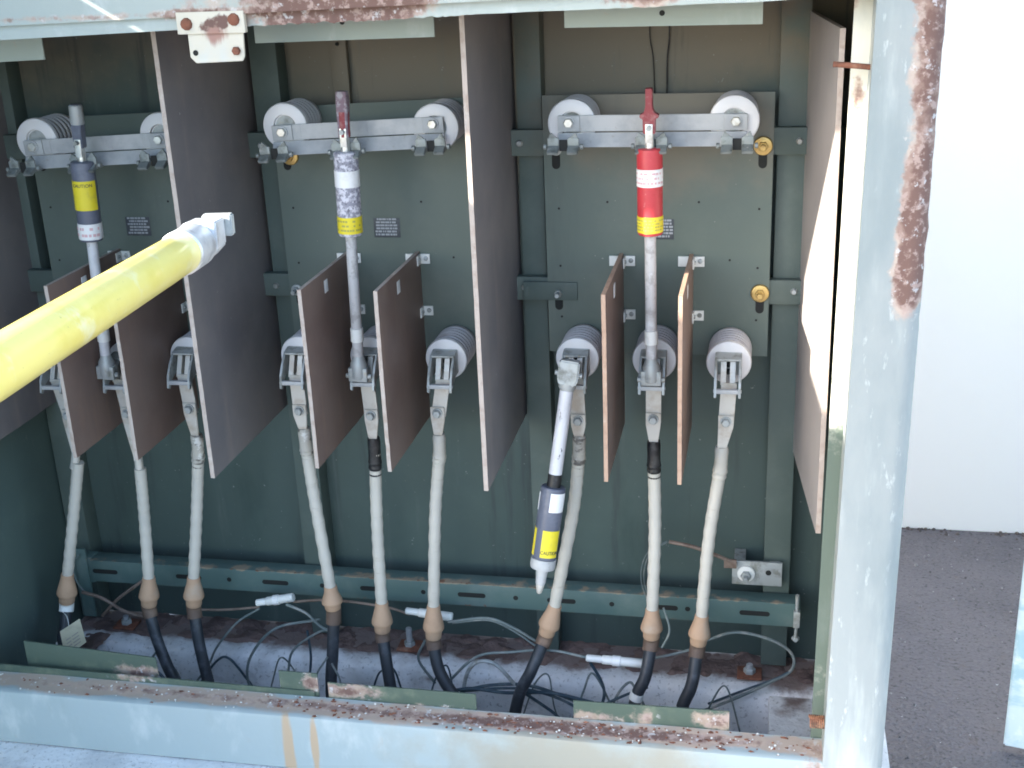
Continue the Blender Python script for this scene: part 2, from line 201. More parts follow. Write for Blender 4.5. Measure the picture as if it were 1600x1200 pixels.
M['door'] = mat('patchy_green_white_paint', (0.62, 0.70, 0.68), 0.5, 0, [dict(c=(0.36, 0.53, 0.55), s=9, lo=0.50, hi=0.62, a=0.85, sv=(0.6, 0.6, 1.4)), dict(c=(0.76, 0.80, 0.78), s=20, lo=0.5, hi=0.65), dict(c=(0.30, 0.22, 0.16), s=50, lo=0.68, hi=0.76)], bump=(60, 0.25, 0.002))
M['chips'] = mat('paint_chips', (0.72, 0.72, 0.68), 0.6)
M['brackettag'] = mat('streaked_cream_paint', (0.60, 0.56, 0.46), 0.55, 0, [chalk, dict(c=(0.30, 0.13, 0.10), s=16, lo=0.88, hi=1.04, a=0.85, sv=(1.6, 1, 0.14), blobs=[((-0.367, -0.12, 1.49), (0.07, 0.05, 0.055), 0.68)]),
    dict(c=RUST, s=36, lo=0.95, hi=1.08, blobs=[((-0.37, -0.12, 1.502), (0.08, 0.05, 0.030), 0.75), ((-0.33, -0.12, 1.455), (0.02, 0.05, 0.02), 0.45)], rough=0.9)], bump=(60, 0.3, 0.002))

# ------------------------------------------------------------------ mesh builder
def crom(pts, n=8):
    P = [Vector(p) for p in pts]
    if len(P) < 3: return P
    P = [P[0] * 2 - P[1]] + P + [P[-1] * 2 - P[-2]]; out = []
    for i in range(1, len(P) - 2):
        a, b, c, d = P[i - 1], P[i], P[i + 1], P[i + 2]
        for k in range(n):
            t = k / n
            out.append(0.5 * ((2 * b) + (c - a) * t + (2 * a - 5 * b + 4 * c - d) * t * t + (3 * b - 3 * c + d - a) * t ** 3))
    out.append(P[-2]); return out

ORG = {}
class MB:
    def __init__(s): s.bm = bmesh.new(); s.mi = 0
    def _f(s, vs):
        try: f = s.bm.faces.new(vs); f.material_index = s.mi; return f
        except ValueError: return None
    def box(s, x0, x1, y0, y1, z0, z1, bev=0.0012, rot=None):
        b2 = bmesh.new(); r = bmesh.ops.create_cube(b2, size=1)
        for v in b2.verts:
            v.co = Vector(((x0 + x1) / 2 + v.co.x * (x1 - x0), (y0 + y1) / 2 + v.co.y * (y1 - y0), (z0 + z1) / 2 + v.co.z * (z1 - z0)))
        bev = min(bev, 0.3 * min(x1 - x0, y1 - y0, z1 - z0))
        if bev > 0: bmesh.ops.bevel(b2, geom=b2.edges[:], offset=bev, segments=2, affect='EDGES', profile=0.6)
        s.merge(b2, rot); return s
    def merge(s, b2, mtx=None, mi=None):
        mp = {}
        for v in b2.verts: mp[v] = s.bm.verts.new(mtx @ v.co if mtx is not None else v.co)
        for f in b2.faces:
            g = s._f([mp[v] for v in f.verts])
        b2.free()
    def prism(s, poly, axis, d0, d1, bev=0.0):
        b2 = bmesh.new()
        def c(p, d):
            return {'x': (d, p[0], p[1]), 'y': (p[0], d, p[1]), 'z': (p[0], p[1], d)}[axis]
        a = [b2.verts.new(c(p, d0)) for p in poly]; b = [b2.verts.new(c(p, d1)) for p in poly]
        b2.faces.new(a); b2.faces.new(b[::-1]); n = len(poly)
        for i in range(n): b2.faces.new([a[i], b[i], b[(i + 1) % n], a[(i + 1) % n]][::-1])
        bmesh.ops.recalc_face_normals(b2, faces=b2.faces[:])
        if bev > 0: bmesh.ops.bevel(b2, geom=b2.edges[:], offset=bev, segments=2, affect='EDGES')
        s.merge(b2); return s
    def hexa(s, A, B):            # two quads (bottom, top) of four points
        a = [s.bm.verts.new(p) for p in A]; b = [s.bm.verts.new(p) for p in B]
        s._f(a[::-1]); s._f(b)
        for i in range(4): s._f([a[i], a[(i + 1) % 4], b[(i + 1) % 4], b[i]])
        return s
    def lathe(s, prof, p0=(0, 0, 0), ax=(0, 0, 1), seg=28, cap=True):   # prof: (distance along axis, radius)
        ax = Vector(ax).normalized(); q = ax.to_track_quat('Z', 'Y'); u = q @ Vector((1, 0, 0)); w = q @ Vector((0, 1, 0)); p0 = Vector(p0)
        rings = []
        for (h, r) in prof:
            rings.append([s.bm.verts.new(p0 + ax * h + (u * math.cos(2 * math.pi * i / seg) + w * math.sin(2 * math.pi * i / seg)) * max(r, 1e-5)) for i in range(seg)])
        for a, b in zip(rings, rings[1:]):
            for i in range(seg): s._f([a[i], a[(i + 1) % seg], b[(i + 1) % seg], b[i]])
        if cap: s._f(rings[0][::-1]); s._f(rings[-1])
        return s
    def cyl(s, p0, p1, r, seg=16, r1=None):
        d = Vector(p1) - Vector(p0); L = d.length; e = min(0.12 * min(r, L), 0.001)
        r1 = r if r1 is None else r1
        return s.lathe([(0, r - e), (e, r), (L - e, r1), (L, r1 - e)], p0, d, seg)
    def hexbolt(s, p, ax, r, h):
        return s.lathe([(0, r), (h * 0.8, r), (h, r * 0.85)], p, ax, 6)
    def tube(s, pts, rad, seg=10, smooth=8):
        P = crom(pts, smooth) if smooth else [Vector(p) for p in pts]; n = len(P)
        if not callable(rad): r0 = rad; rad = lambda t: r0
        T = [(P[min(i + 1, n - 1)] - P[max(i - 1, 0)]).normalized() for i in range(n)]
        u = T[0].orthogonal().normalized(); rings = []
        for i in range(n):
            u = (u - T[i] * u.dot(T[i])).normalized(); w = T[i].cross(u); r = rad(i / (n - 1))
            rings.append([s.bm.verts.new(P[i] + (u * math.cos(2 * math.pi * k / seg) + w * math.sin(2 * math.pi * k / seg)) * r) for k in range(seg)])
        for a, b in zip(rings, rings[1:]):
            for k in range(seg): s._f([a[k], a[(k + 1) % seg], b[(k + 1) % seg], b[k]])
        s._f(rings[0][::-1]); s._f(rings[-1]); return s
    def arc(s, r0, r1, z0, z1, a0, a1, n=14):      # label shell round a local z axis; angle 0 faces -y
        V = []
        for i in range(n + 1):
            a = a0 + (a1 - a0) * i / n; sn, cs = math.sin(a), -math.cos(a)
            V.append([s.bm.verts.new((sn * r, cs * r, z)) for r, z in ((r0, z0), (r1, z0), (r1, z1), (r0, z1))])
        for A, B in zip(V, V[1:]):
            for k in range(4): s._f([A[k], B[k], B[(k + 1) % 4], A[(k + 1) % 4]])
        s._f(V[0]); s._f(V[-1][::-1]); return s
    def raw(s, verts, faces, fn):
        vs = [s.bm.verts.new(fn(v)) for v in verts]
        for f in faces: s._f([vs[i] for i in f])
    def slots(s, spec, ax=None): pass
    def build(s, name, mats, parent=None, flat=False):
        if not isinstance(mats, (list, tuple)): mats = [mats]
        o0 = ORG.get(parent.name, Vector((0, 0, 0))) if parent else Vector((0, 0, 0))
        bmesh.ops.recalc_face_normals(s.bm, faces=s.bm.faces[:])
        if parent: bmesh.ops.translate(s.bm, verts=s.bm.verts[:], vec=-o0)
        me = bpy.data.meshes.new(name); s.bm.to_mesh(me); s.bm.free()
        for m in mats: me.materials.append(M[m])
        if not flat:
            me.polygons.foreach_set('use_smooth', [True] * len(me.polygons)); me.set_sharp_from_angle(angle=R(38))
        o = bpy.data.objects.new(name, me); COL.objects.link(o)
        if parent: o.parent = parent
        ORG[o.name] = o0
        return o
def tag(o, label, cat, group=None, kind=None):
    if label: o['label'] = label
    if cat: o['category'] = cat
    if group: o['group'] = group
    if kind: o['kind'] = kind
    return o
def thing(name, loc, label, cat, group=None):
    o = bpy.data.objects.new(name, None); COL.objects.link(o); o.location = loc; o.empty_display_size = 0.05
    ORG[o.name] = Vector(loc); return tag(o, label, cat, group)
def dup(o, parent=None):
    c = o.copy(); COL.objects.link(c)
    if parent: c.parent = parent
    for ch in list(o.children): dup(ch, c)
    return c
def font_mesh(txt, size, depth=0.0004):
    cu = bpy.data.curves.new('lettering', 'FONT'); cu.body = txt; cu.size = size; cu.align_x = 'CENTER'; cu.extrude = depth
    ob = bpy.data.objects.new('lettering', cu); COL.objects.link(ob)
    me = bpy.data.meshes.new_from_object(ob.evaluated_get(bpy.context.evaluated_depsgraph_get()))
    v = [x.co.copy() for x in me.vertices]; f = [tuple(p.vertices) for p in me.polygons]
    bpy.data.objects.remove(ob); bpy.data.curves.remove(cu); bpy.data.meshes.remove(me)
    return v, f

# ------------------------------------------------------------------ setting: ground, pad, ledge dirt
b = MB()
g = 200
xs, ys = (-g, -1.6, 0.70, g), (-g, -0.55, 0.55, g)          # one sheet with a hole under the pad
vs = [[b.bm.verts.new((x, y, 0)) for y in ys] for x in xs]
for i in range(3):
    for j in range(3):
        if (i, j) != (1, 1): b._f([vs[i][j], vs[i + 1][j], vs[i + 1][j + 1], vs[i][j + 1]])
tag(b.build('asphalt_ground', 'asphalt'), 'dark rough asphalt yard with pale specks around the cabinet', 'asphalt', kind='structure')

b = MB(); rnd = random.Random(11)
for i in range(420):
    x = rnd.uniform(0.78, 1.9); y = rnd.uniform(-0.3, 1.22); rr = rnd.uniform(0.0012, 0.0038) * (1.6 if rnd.random() < 0.06 else 1)
    b.lathe([(-rr * .3, rr * .8), (rr * 0.5, rr), (rr * 1.1, rr * 0.5)], (x, y, 0.001), (rnd.uniform(-.5, .5), rnd.uniform(-.5, .5), 1), rnd.choice((5, 6, 7)))
tag(b.build('loose_grit', 'grit', flat=True), 'pale stone grit scattered over the asphalt', 'grit', kind='stuff')
b = MB()
for i in range(420):
    x = rnd.uniform(0.3, 3.2); y = 1.24 - abs(rnd.gauss(0, 0.018)); rr = rnd.uniform(0.002, 0.007)
    b.lathe([(-rr * .3, rr * .8), (rr * 0.3, rr), (rr * 0.8, rr * 0.4)], (x, y, 0.001), (rnd.uniform(-.6, .6), rnd.uniform(-.6, .6), 1), rnd.choice((5, 6, 7)))
tag(b.build('litter', 'litter', flat=True), 'dark leaf litter gathered along the foot of the white wall', 'litter', kind='stuff')

PX0, PX1, PY0, PY1 = -1.0, 0.527, -0.045, 0.268
b = MB(); ptop = 0.075
b.box(-1.7, 0.757, -0.62, PY0, -0.6, ptop, 0.006)
n_ = 200; prof_ = [(0.62, -0.6), (0.62, ptop), (PY1 + 0.06, ptop + 0.004), (PY1 + 0.020, ptop + 0.003), (PY1 + 0.008, ptop - 0.003), (PY1 + 0.001, ptop - 0.014), (PY1, ptop - 0.05), (PY1, ptop - 0.10), (PY1, -0.6)]; RR = []
for i in range(n_ + 1):
    x = -1.7 + 2.457 * i / n_
    RR.append([b.bm.verts.new((x, y + (mnoise.noise(Vector((x * 14, z * 14, 3))) * 0.008 + mnoise.noise(Vector((x * 50, z * 50, 1))) * 0.003) * (1 if y < 0.5 else 0), z + (mnoise.noise(Vector((x * 18, y * 18, 6))) * 0.006 if 0.04 < z < 0.2 and y < 0.5 else 0))) for (y, z) in prof_])
for A_, B_ in zip(RR, RR[1:]):
    for k in range(len(prof_)): b._f([A_[k], B_[k], B_[(k + 1) % len(prof_)], A_[(k + 1) % len(prof_)]])
b._f(RR[0]); b._f(RR[-1][::-1])
b.box(-1.7, PX0, PY0, PY1, -0.6, ptop, 0.004)
b.box(PX1, 0.757, PY0, PY1, -0.6, ptop, 0.004)
b.box(PX0 - 0.02, PX1 + 0.02, PY0 - 0.02, PY1 + 0.02, -0.62, -0.45, 0)
tag(b.build('concrete_pad', 'concrete'), 'stained concrete pad with the cable pit in it', 'concrete pad', kind='structure')

def ground_patch(b, x0, x1, y0, y1, z, amp, nx, ny, edge):
    V = []
    for i in range(nx + 1):
        row = []
        for j in range(ny + 1):
            x = x0 + (x1 - x0) * i / nx; y = y0 + (y1 - y0) * j / ny
            h = mnoise.noise(Vector((x * 22, y * 22, 1.3))) * amp + mnoise.noise(Vector((x * 70, y * 70, 4))) * amp * 0.5
            f = min(1, j / 4.0) if edge else 1
            row.append(b.bm.verts.new((x + mnoise.noise(Vector((y * 60, x * 60, 7))) * 0.004, y + mnoise.noise(Vector((x * 25, y * 60, 2))) * 0.010 * (1 if j == 0 else 0), z + (h + 0.014) * f)))
        V.append(row)
    for i in range(nx):
        for j in range(ny): b._f([V[i][j], V[i + 1][j], V[i + 1][j + 1], V[i][j + 1]])
b = MB()
ground_patch(b, -1.1, 0.62, PY1 + 0.030, 0.4098, ptop - 0.009, 0.011, 260, 20, True)
ground_patch(b, -1.10, -1.008, PY0 + 0.05, 0.30, ptop - 0.008, 0.010, 18, 40, True)
tag(b.build('dirt', 'dirt'), 'rust brown grit lying on the concrete ledge behind the cables', 'dirt', kind='stuff')

# ------------------------------------------------------------------ white wall behind
bw = thing('building', (2.6, 1.24, 0), 'bright white painted building wall beyond the asphalt at right', 'building')
b = MB()
b.box(0.2, 6.0, 1.24, 1.5, 0.0, 3.2, 0.004)
b.build('wall', 'wall', bw)
# ------------------------------------------------------------------ cabinet shell
cb = thing('switchgear_cabinet', (-0.2, 0.15, ptop), 'open green metal switchgear cabinet with rusty pale frame on the concrete pad', 'cabinet')
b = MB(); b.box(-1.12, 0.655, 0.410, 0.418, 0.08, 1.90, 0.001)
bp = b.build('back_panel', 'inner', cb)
b = MB()
for (x, w, z0, z1) in ((-0.35, 0.034, 0.3, 1.9),):
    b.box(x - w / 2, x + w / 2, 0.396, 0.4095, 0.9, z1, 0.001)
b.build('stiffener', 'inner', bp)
b = MB(); b.lathe([(0, 0.004), (0.006, 0.003)], (-0.35, 0.396, 1.42), (0, -1, 0), 8); b.build('rivet', 'dark', bp)
b = MB()                     # two fine sagging leads on the rear panel above the right plate
b.tube([(0.268, 0.405, 1.48), (0.266, 0.404, 1.42), (0.272, 0.405, 1.38), (0.275, 0.405, 1.31)], 0.0012, 6)
b.tube([(0.300, 0.404, 1.48), (0.303, 0.403, 1.42), (0.299, 0.405, 1.38), (0.298, 0.405, 1.31)], 0.0016, 6)
b.build('trailing_lead', 'tape', bp)
b = MB(); b.box(-1.13, -1.116, -0.06, 0.43, 0.078, 1.90, 0.001); b.build('side_panel', 'webbed', cb)
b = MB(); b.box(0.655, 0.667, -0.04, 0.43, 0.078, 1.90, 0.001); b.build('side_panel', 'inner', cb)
b = MB(); b.box(-1.18, 0.78, -0.55, 0.46, 1.90, 1.925, 0.004); rf = b.build('roof', 'header', cb)  # front overhang added out of view to keep the sun off the header
b = MB(); b.box(-1.12, 0.70, 0.08, 0.44, 1.925, 2.38, 0.004); b.build('shade_box', 'header', rf)  # unseen box added on the roof to shade the white wall evenly

# header: fascia, groove and a ragged rusty lower lip
def hz(x, z): return z + 0.0165 * (x - 0.2) - (0.006 if x < -0.5 else 0) * min(1, (-0.5 - x) / 0.3)
b = MB()
b.hexa([(-1.15, -0.128, hz(-1.15, 1.527)), (0.632, -0.128, hz(0.632, 1.527)), (0.632, -0.10, hz(0.632, 1.527)), (-1.15, -0.10, hz(-1.15, 1.527))],
       [(-1.15, -0.128, 1.90), (0.632, -0.128, 1.90), (0.632, -0.10, 1.90), (-1.15, -0.10, 1.90)])
n = 520; top, bot, topb, botb = [], [], [], []
for i in range(n + 1):
    x = -1.15 + (0.632 + 1.15) * i / n
    rust = max(0, 1 - abs((x + 0.17) / 0.22)) ** 0.5 if abs(x + 0.17) < 0.22 else 0
    rust = max(rust, 0.45 * max(0, 1 - abs((x - 0.31) / 0.10)))
    k = mnoise.noise(Vector((x * 70, 3, 1))) * 0.0055 + mnoise.noise(Vector((x * 190, 9, 1))) * 0.003
    zb = hz(x, 1.5055) + rust * (k - 0.002) + mnoise.noise(Vector((x * 12, 0, 5))) * 0.0012
    yj = rust * mnoise.noise(Vector((x * 90, 2, 8))) * 0.003
    top.append(b.bm.verts.new((x, -0.1135 + yj, hz(x, 1.527) + 0.004))); bot.append(b.bm.verts.new((x, -0.1125 + yj, zb)))
    topb.append(b.bm.verts.new((x, -0.104, hz(x, 1.527) + 0.004))); botb.append(b.bm.verts.new((x, -0.108, zb + 0.001)))
for i in range(n):
    b._f([bot[i], bot[i + 1], top[i + 1], top[i]]); b._f([bot[i], botb[i], botb[i + 1], bot[i + 1]]); b._f([botb[i], topb[i], topb[i + 1], botb[i + 1]])
b._f([bot[0], top[0], topb[0], botb[0]]); b._f([bot[n], botb[n], topb[n], top[n]])
b.box(-1.15, 0.632, -0.103, -0.06, 1.530, 1.542, 0.001)
hd = b.build('header_beam', 'header', cb)
b = MB()                      # lower lip of the left half, standing proud of the header
b.hexa([(-1.15, -0.119, 1.4735), (-0.425, -0.119, 1.493), (-0.425, -0.1145, 1.493), (-1.15, -0.1145, 1.4735)],
       [(-1.15, -0.119, 1.500), (-0.425, -0.119, 1.5175), (-0.425, -0.1145, 1.5175), (-1.15, -0.1145, 1.500)])
b.build('drip_strip', 'header', hd)
b = MB()                      # hanging latch bracket
b.prism([(-0.418, 1.488), (-0.418, 1.450), (-0.409, 1.441), (-0.330, 1.443), (-0.326, 1.450), (-0.324, 1.488)], 'y', -0.1245, -0.1205, 0.0008)
b.box(-0.432, -0.318, -0.130, -0.1195, 1.4865, 1.520, 0.001)
br = b.build('latch_bracket', 'brackettag', hd)
b = MB(); b.lathe([(0, 0.0045), (0.0006, 0.0045)], (-0.408, -0.1246, 1.457), (0, -1, 0), 16); b.build('bolt_hole', 'dark', br)
b = MB(); b.hexbolt((-0.338, -0.1245, 1.459), (0, -1, 0), 0.007, 0.006); b.build('bolt', 'rustm', br)
b = MB(); b.lathe([(0, 0.010), (0.004, 0.009), (0.007, 0.003)], (-0.415, -0.130, 1.502), (0, -1, 0), 10); b.build('rivet', 'rustm', br)
b = MB(); b.lathe([(0, 0.010), (0.004, 0.009), (0.007, 0.003)], (-0.335, -0.130, 1.507), (0, -1, 0), 10); b.build('rivet', 'rustm', br)

# baffles hanging from the header at the top of every bay
for (x0, x1, z0l, z0r) in ((-1.08, -0.772, 1.428, 1.437), (-0.372, -0.056, 1.456, 1.459), (0.162, 0.477, 1.468, 1.466)):
    b = MB()
    b.hexa([(x0, 0.036, z0l), (x1, 0.036, z0r), (x1, 0.039, z0r), (x0, 0.039, z0l)], [(x0, 0.036, 1.56), (x1, 0.036, 1.56), (x1, 0.039, 1.56), (x0, 0.039, 1.56)])
    b.box(x0, x1, 0.039, 0.10, 1.557, 1.56, 0)
    bf = b.build('baffle', 'baffle', cb)
    xm = (x0 + x1) / 2
    b = MB(); b.lathe([(0, 0.0045), (0.0006, 0.0045)], (xm, 0.0359, 1.487), (0, -1, 0), 14); b.build('bolt_hole', 'dark', bf)

# base beam: front face, rounded rim, flange
b = MB()
pr = [(-0.1125, 0.077), (-0.1125, 0.190), (-0.1105, 0.1965), (-0.106, 0.1995), (-0.098, 0.200), (-0.052, 0.206), (-0.052, 0.202), (-0.098, 0.1955), (-0.1075, 0.190), (-0.1075, 0.077)]
n = 120; rings = []
for i in range(n + 1):
    x = -1.15 + 1.772 * i / n
    rings.append([b.bm.verts.new((x, p[0] + mnoise.noise(Vector((x * 5, p[1] * 9, 0))) * 0.0014, p[1] + mnoise.noise(Vector((x * 6, p[0] * 9, 3))) * 0.0016)) for p in pr])
m_ = len(pr)
for A, B in zip(rings, rings[1:]):
    for k in range(m_): b._f([A[k], A[(k + 1) % m_], B[(k + 1) % m_], B[k]])
b._f(rings[0]); b._f(rings[-1][::-1])
b.mi = 1                       # small flat lumps of rust along the flange
for i in range(230):
    x = random.choice((-0.30, -0.16, 0.0, 0.12, 0.27, 0.40, 0.52)) + random.gauss(0, 0.06) if i < 170 else random.uniform(-1.0, 0.6)
    if x > 0.61: continue
    y = random.uniform(-0.108, -0.056); r = random.uniform(0.0012, 0.0042)
    zf = 0.200 + max(0, (y + 0.098)) * 0.13
    sx = random.uniform(0.8, 2.0); seg = 7
    ring = [b.bm.verts.new((x + math.cos(a * 6.283 / seg) * r * sx * random.uniform(.5, 1.3), y + math.sin(a * 6.283 / seg) * r * random.uniform(.5, 1.3), zf + 0.0008)) for a in range(seg)]
    c = b.bm.verts.new((x + random.uniform(-.001, .001), y, zf + random.uniform(0.002, 0.004)))
    for a in range(seg): b._f([ring[a], ring[(a + 1) % seg], c])
bb = b.build('base_beam', ['base', 'rustm'], cb)
b = MB()
for i in range(120):
    x = random.uniform(-1.05, 0.58); y = random.uniform(-0.108, -0.056); r = random.uniform(0.0008, 0.0026); zf = 0.2025 + max(0, (y + 0.098)) * 0.13
    b.lathe([(0, r), (0.0009, r * 0.8)], (x, y, zf), (random.uniform(-.3, .3), random.uniform(-.3, .3), 1), 6)
o = b.build('paint_flake', 'chips', bb); o['kind'] = 'stuff'
# upstanding green lips behind the flange
def lip(x0, x1, z0, z1l, z1r, y=-0.050):
    b = MB()
    b.hexa([(x0, y, z0), (x1, y, z0), (x1, y + 0.003, z0), (x0, y + 0.003, z0)], [(x0, y, z1l), (x1, y, z1r), (x1, y + 0.003, z1r), (x0, y + 0.003, z1l)])
    return b.build('kick_strip', 'lip', cb)
lip(-1.12, -0.36, 0.18, 0.222, 0.217, -0.051)
lip(-1.0, -0.705, 0.19, 0.268, 0.252, -0.030)
lip(-0.432, -0.352, 0.18, 0.256, 0.256, -0.0465)
lip(-0.330, -0.030, 0.18, 0.240, 0.240)
lip(0.160, 0.452, 0.18, 0.243, 0.247)

# corner post with rounded outer edge, its jamb and the left post
b = MB()
def post_prof(x0, x1):
    return [(x0, -0.1125), (x1 - 0.026, -0.1135), (x1 - 0.012, -0.110), (x1 - 0.003, -0.102), (x1, -0.088), (x1, -0.02), (x1 - 0.006, -0.02), (x1 - 0.006, -0.085), (x1 - 0.03, -0.106), (x0 + 0.004, -0.106), (x0 + 0.004, -0.045), (x0, -0.045)]
n = 90; rings = []
for i in range(n + 1):
    z = 0.076 + (1.90 - 0.076) * i / n; t = (z - 0.2) / 1.3
    P = post_prof(0.6195 + 0.0175 * t, 0.724 + 0.0115 * t); row = []
    for k, (x, y) in enumerate(P):
        rr = 1.0 if (z > 1.02 and 1 <= k <= 5) else 0.12
        d = mnoise.noise(Vector((x * 60, y * 60, z * 45))) * 0.003 * rr + mnoise.noise(Vector((x * 150, y * 150, z * 120))) * 0.0018 * rr
        row.append(b.bm.verts.new((x + d, y + d, z)))
    rings.append(row)
for A, B in zip(rings, rings[1:]):
    for k in range(len(A)): b._f([A[k], A[(k + 1) % len(A)], B[(k + 1) % len(A)], B[k]])
b._f(rings[0]); b._f(rings[-1][::-1])
b.build('corner_post', 'post', cb)
b = MB(); b.box(-1.15, -1.118, -0.1125, -0.061, 0.076, 1.527, 0.003); b.build('corner_post', 'post', cb)
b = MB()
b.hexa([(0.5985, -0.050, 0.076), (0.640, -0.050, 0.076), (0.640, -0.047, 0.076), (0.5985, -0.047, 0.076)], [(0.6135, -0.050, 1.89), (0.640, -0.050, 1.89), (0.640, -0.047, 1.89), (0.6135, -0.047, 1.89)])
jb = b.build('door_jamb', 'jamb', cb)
b = MB(); b.tube([(0.582, -0.082, 1.4155), (0.60, -0.082, 1.414), (0.636, -0.080, 1.410)], 0.0042, 10, 3); b.build('hinge_pin', 'rustm', jb)
b = MB(); P = []
for i in range(9 * 12 + 1):
    a = i / 12 * 2 * math.pi; P.append((0.594 + 0.030 * i / 108, -0.088 + 0.0112 * math.cos(a), 0.267 + 0.0112 * math.sin(a)))
b.tube(P, 0.00125, 6, 0); b.build('coil_spring', 'copper', jb)
# hinged door leaf standing open at the far left
b = MB()
b.box(-1.155, -1.132, -1.085, -0.1135, 0.085, 1.87, 0.003); b.box(-1.132, -1.10, -1.085, -1.079, 0.12, 1.87, 0.002); b.box(-1.132, -1.10, -0.120, -0.1135, 0.085, 1.87, 0.002)
dr = b.build('door', 'door', cb)
b = MB(); b.box(-1.1315, -1.10, -0.70, -0.55, 0.95, 0.98, 0.003); b.build('handle', 'galvdark', dr)

# inner uprights, cross rails, slotted strut
def upright(x0, x1, z0=0.09, z1=1.52):
    b = MB(); b.box(x0, x1, 0.360, 0.364, z0, z1, 0.001); b.box(x0, x0 + 0.004, 0.364, 0.409, z0, z1, 0.001); b.box(x1 - 0.004, x1, 0.364, 0.409, z0, z1, 0.001)
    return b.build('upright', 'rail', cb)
upright(-0.522, -0.466); upright(0.014, 0.062); upright(0.508, 0.562); upright(-1.112, -1.060)
b = MB()
for (x0, x1) in ((-1.058, -0.524), (-0.464, 0.012), (0.064, 0.506), (0.564, 0.652)):
    pass
for z0, z1 in ((1.206, 1.256), (0.916, 0.964)):
    b = MB(); b.box(-1.11, 0.652, 0.340, 0.3435, z0, z1, 0.001); b.box(-1.11, 0.652, 0.3435, 0.3595, z1 - 0.0035, z1, 0.001)
    b.build('cross_rail', 'rail', cb)
for (x, z) in ((0.020, 1.231), (0.020, 0.942), (-0.51, 1.231), (-0.51, 0.938), (0.548, 1.231), (0.548, 0.942), (-0.452, 0.939)):
    b = MB(); b.lathe([(0, 0.007), (0.003, 0.006), (0.006, 0.0045)], (x, 0.340, z), (0, -1, 0), 10); b.build('rail_bolt', 'galvdark', cb)
for (x0, x1) in ((0.019, 0.062), (0.072, 0.113)):
    pass
b = MB(); b.box(0.019, 0.128, 0.3285, 0.3325, 0.920, 0.957, 0.001); b.box(0.022, 0.030, 0.3265, 0.3285, 0.928, 0.948, 0.0005); b.build('rail_clip', 'rail', cb)
b = MB(); b.box(0.6515, 0.6545, 0.2, 0.3, 0.8, 0.82, 0); b.bm.free()
b = MB()
b.box(-1.035, 0.585, 0.310, 0.314, 0.2185, 0.2735, 0.0008); b.box(-1.035, 0.585, 0.314, 0.352, 0.2705, 0.2735, 0.0008); b.box(-1.035, 0.585, 0.314, 0.352, 0.2185, 0.2215, 0.0008)
b.box(-1.10, -1.035, 0.318, 0.352, 0.210, 0.275, 0.001); b.box(-1.075, -1.045, 0.312, 0.318, 0.12, 0.30, 0.001)
b.mi = 1
for x in (-1.0, -0.79, -0.578, -0.345, -0.12, 0.08, 0.30, 0.492):
    h = 0.026; w = 0.0055
    poly = [(x - h + w * math.cos(a), 0.246 + w * math.sin(a)) for a in [R(90 + 20 * i) for i in range(10)]] + [(x + h + w * math.cos(a), 0.246 + w * math.sin(a)) for a in [R(-90 + 20 * i) for i in range(10)]]
    b.prism(poly, 'y', 0.3092, 0.3099)
for x in (-0.69, -0.466, -0.23, -0.021, 0.19, 0.352):
    b.lathe([(0, 0.0055), (0.0007, 0.0055)], (x, 0.3099, 0.246), (0, -1, 0), 14)
st = b.build('slotted_channel', ['strut', 'dark'], cb)
b = MB(); b.cyl((0.578, 0.300, 0.19), (0.578, 0.300, 0.302), 0.0035, 8); b.box(0.572, 0.585, 0.296, 0.3085, 0.225, 0.262, 0.001)
b.hexbolt((0.578, 0.300, 0.195), (0, 0, 1), 0.008, 0.007); b.build('threaded_rod', 'galvdark', st)

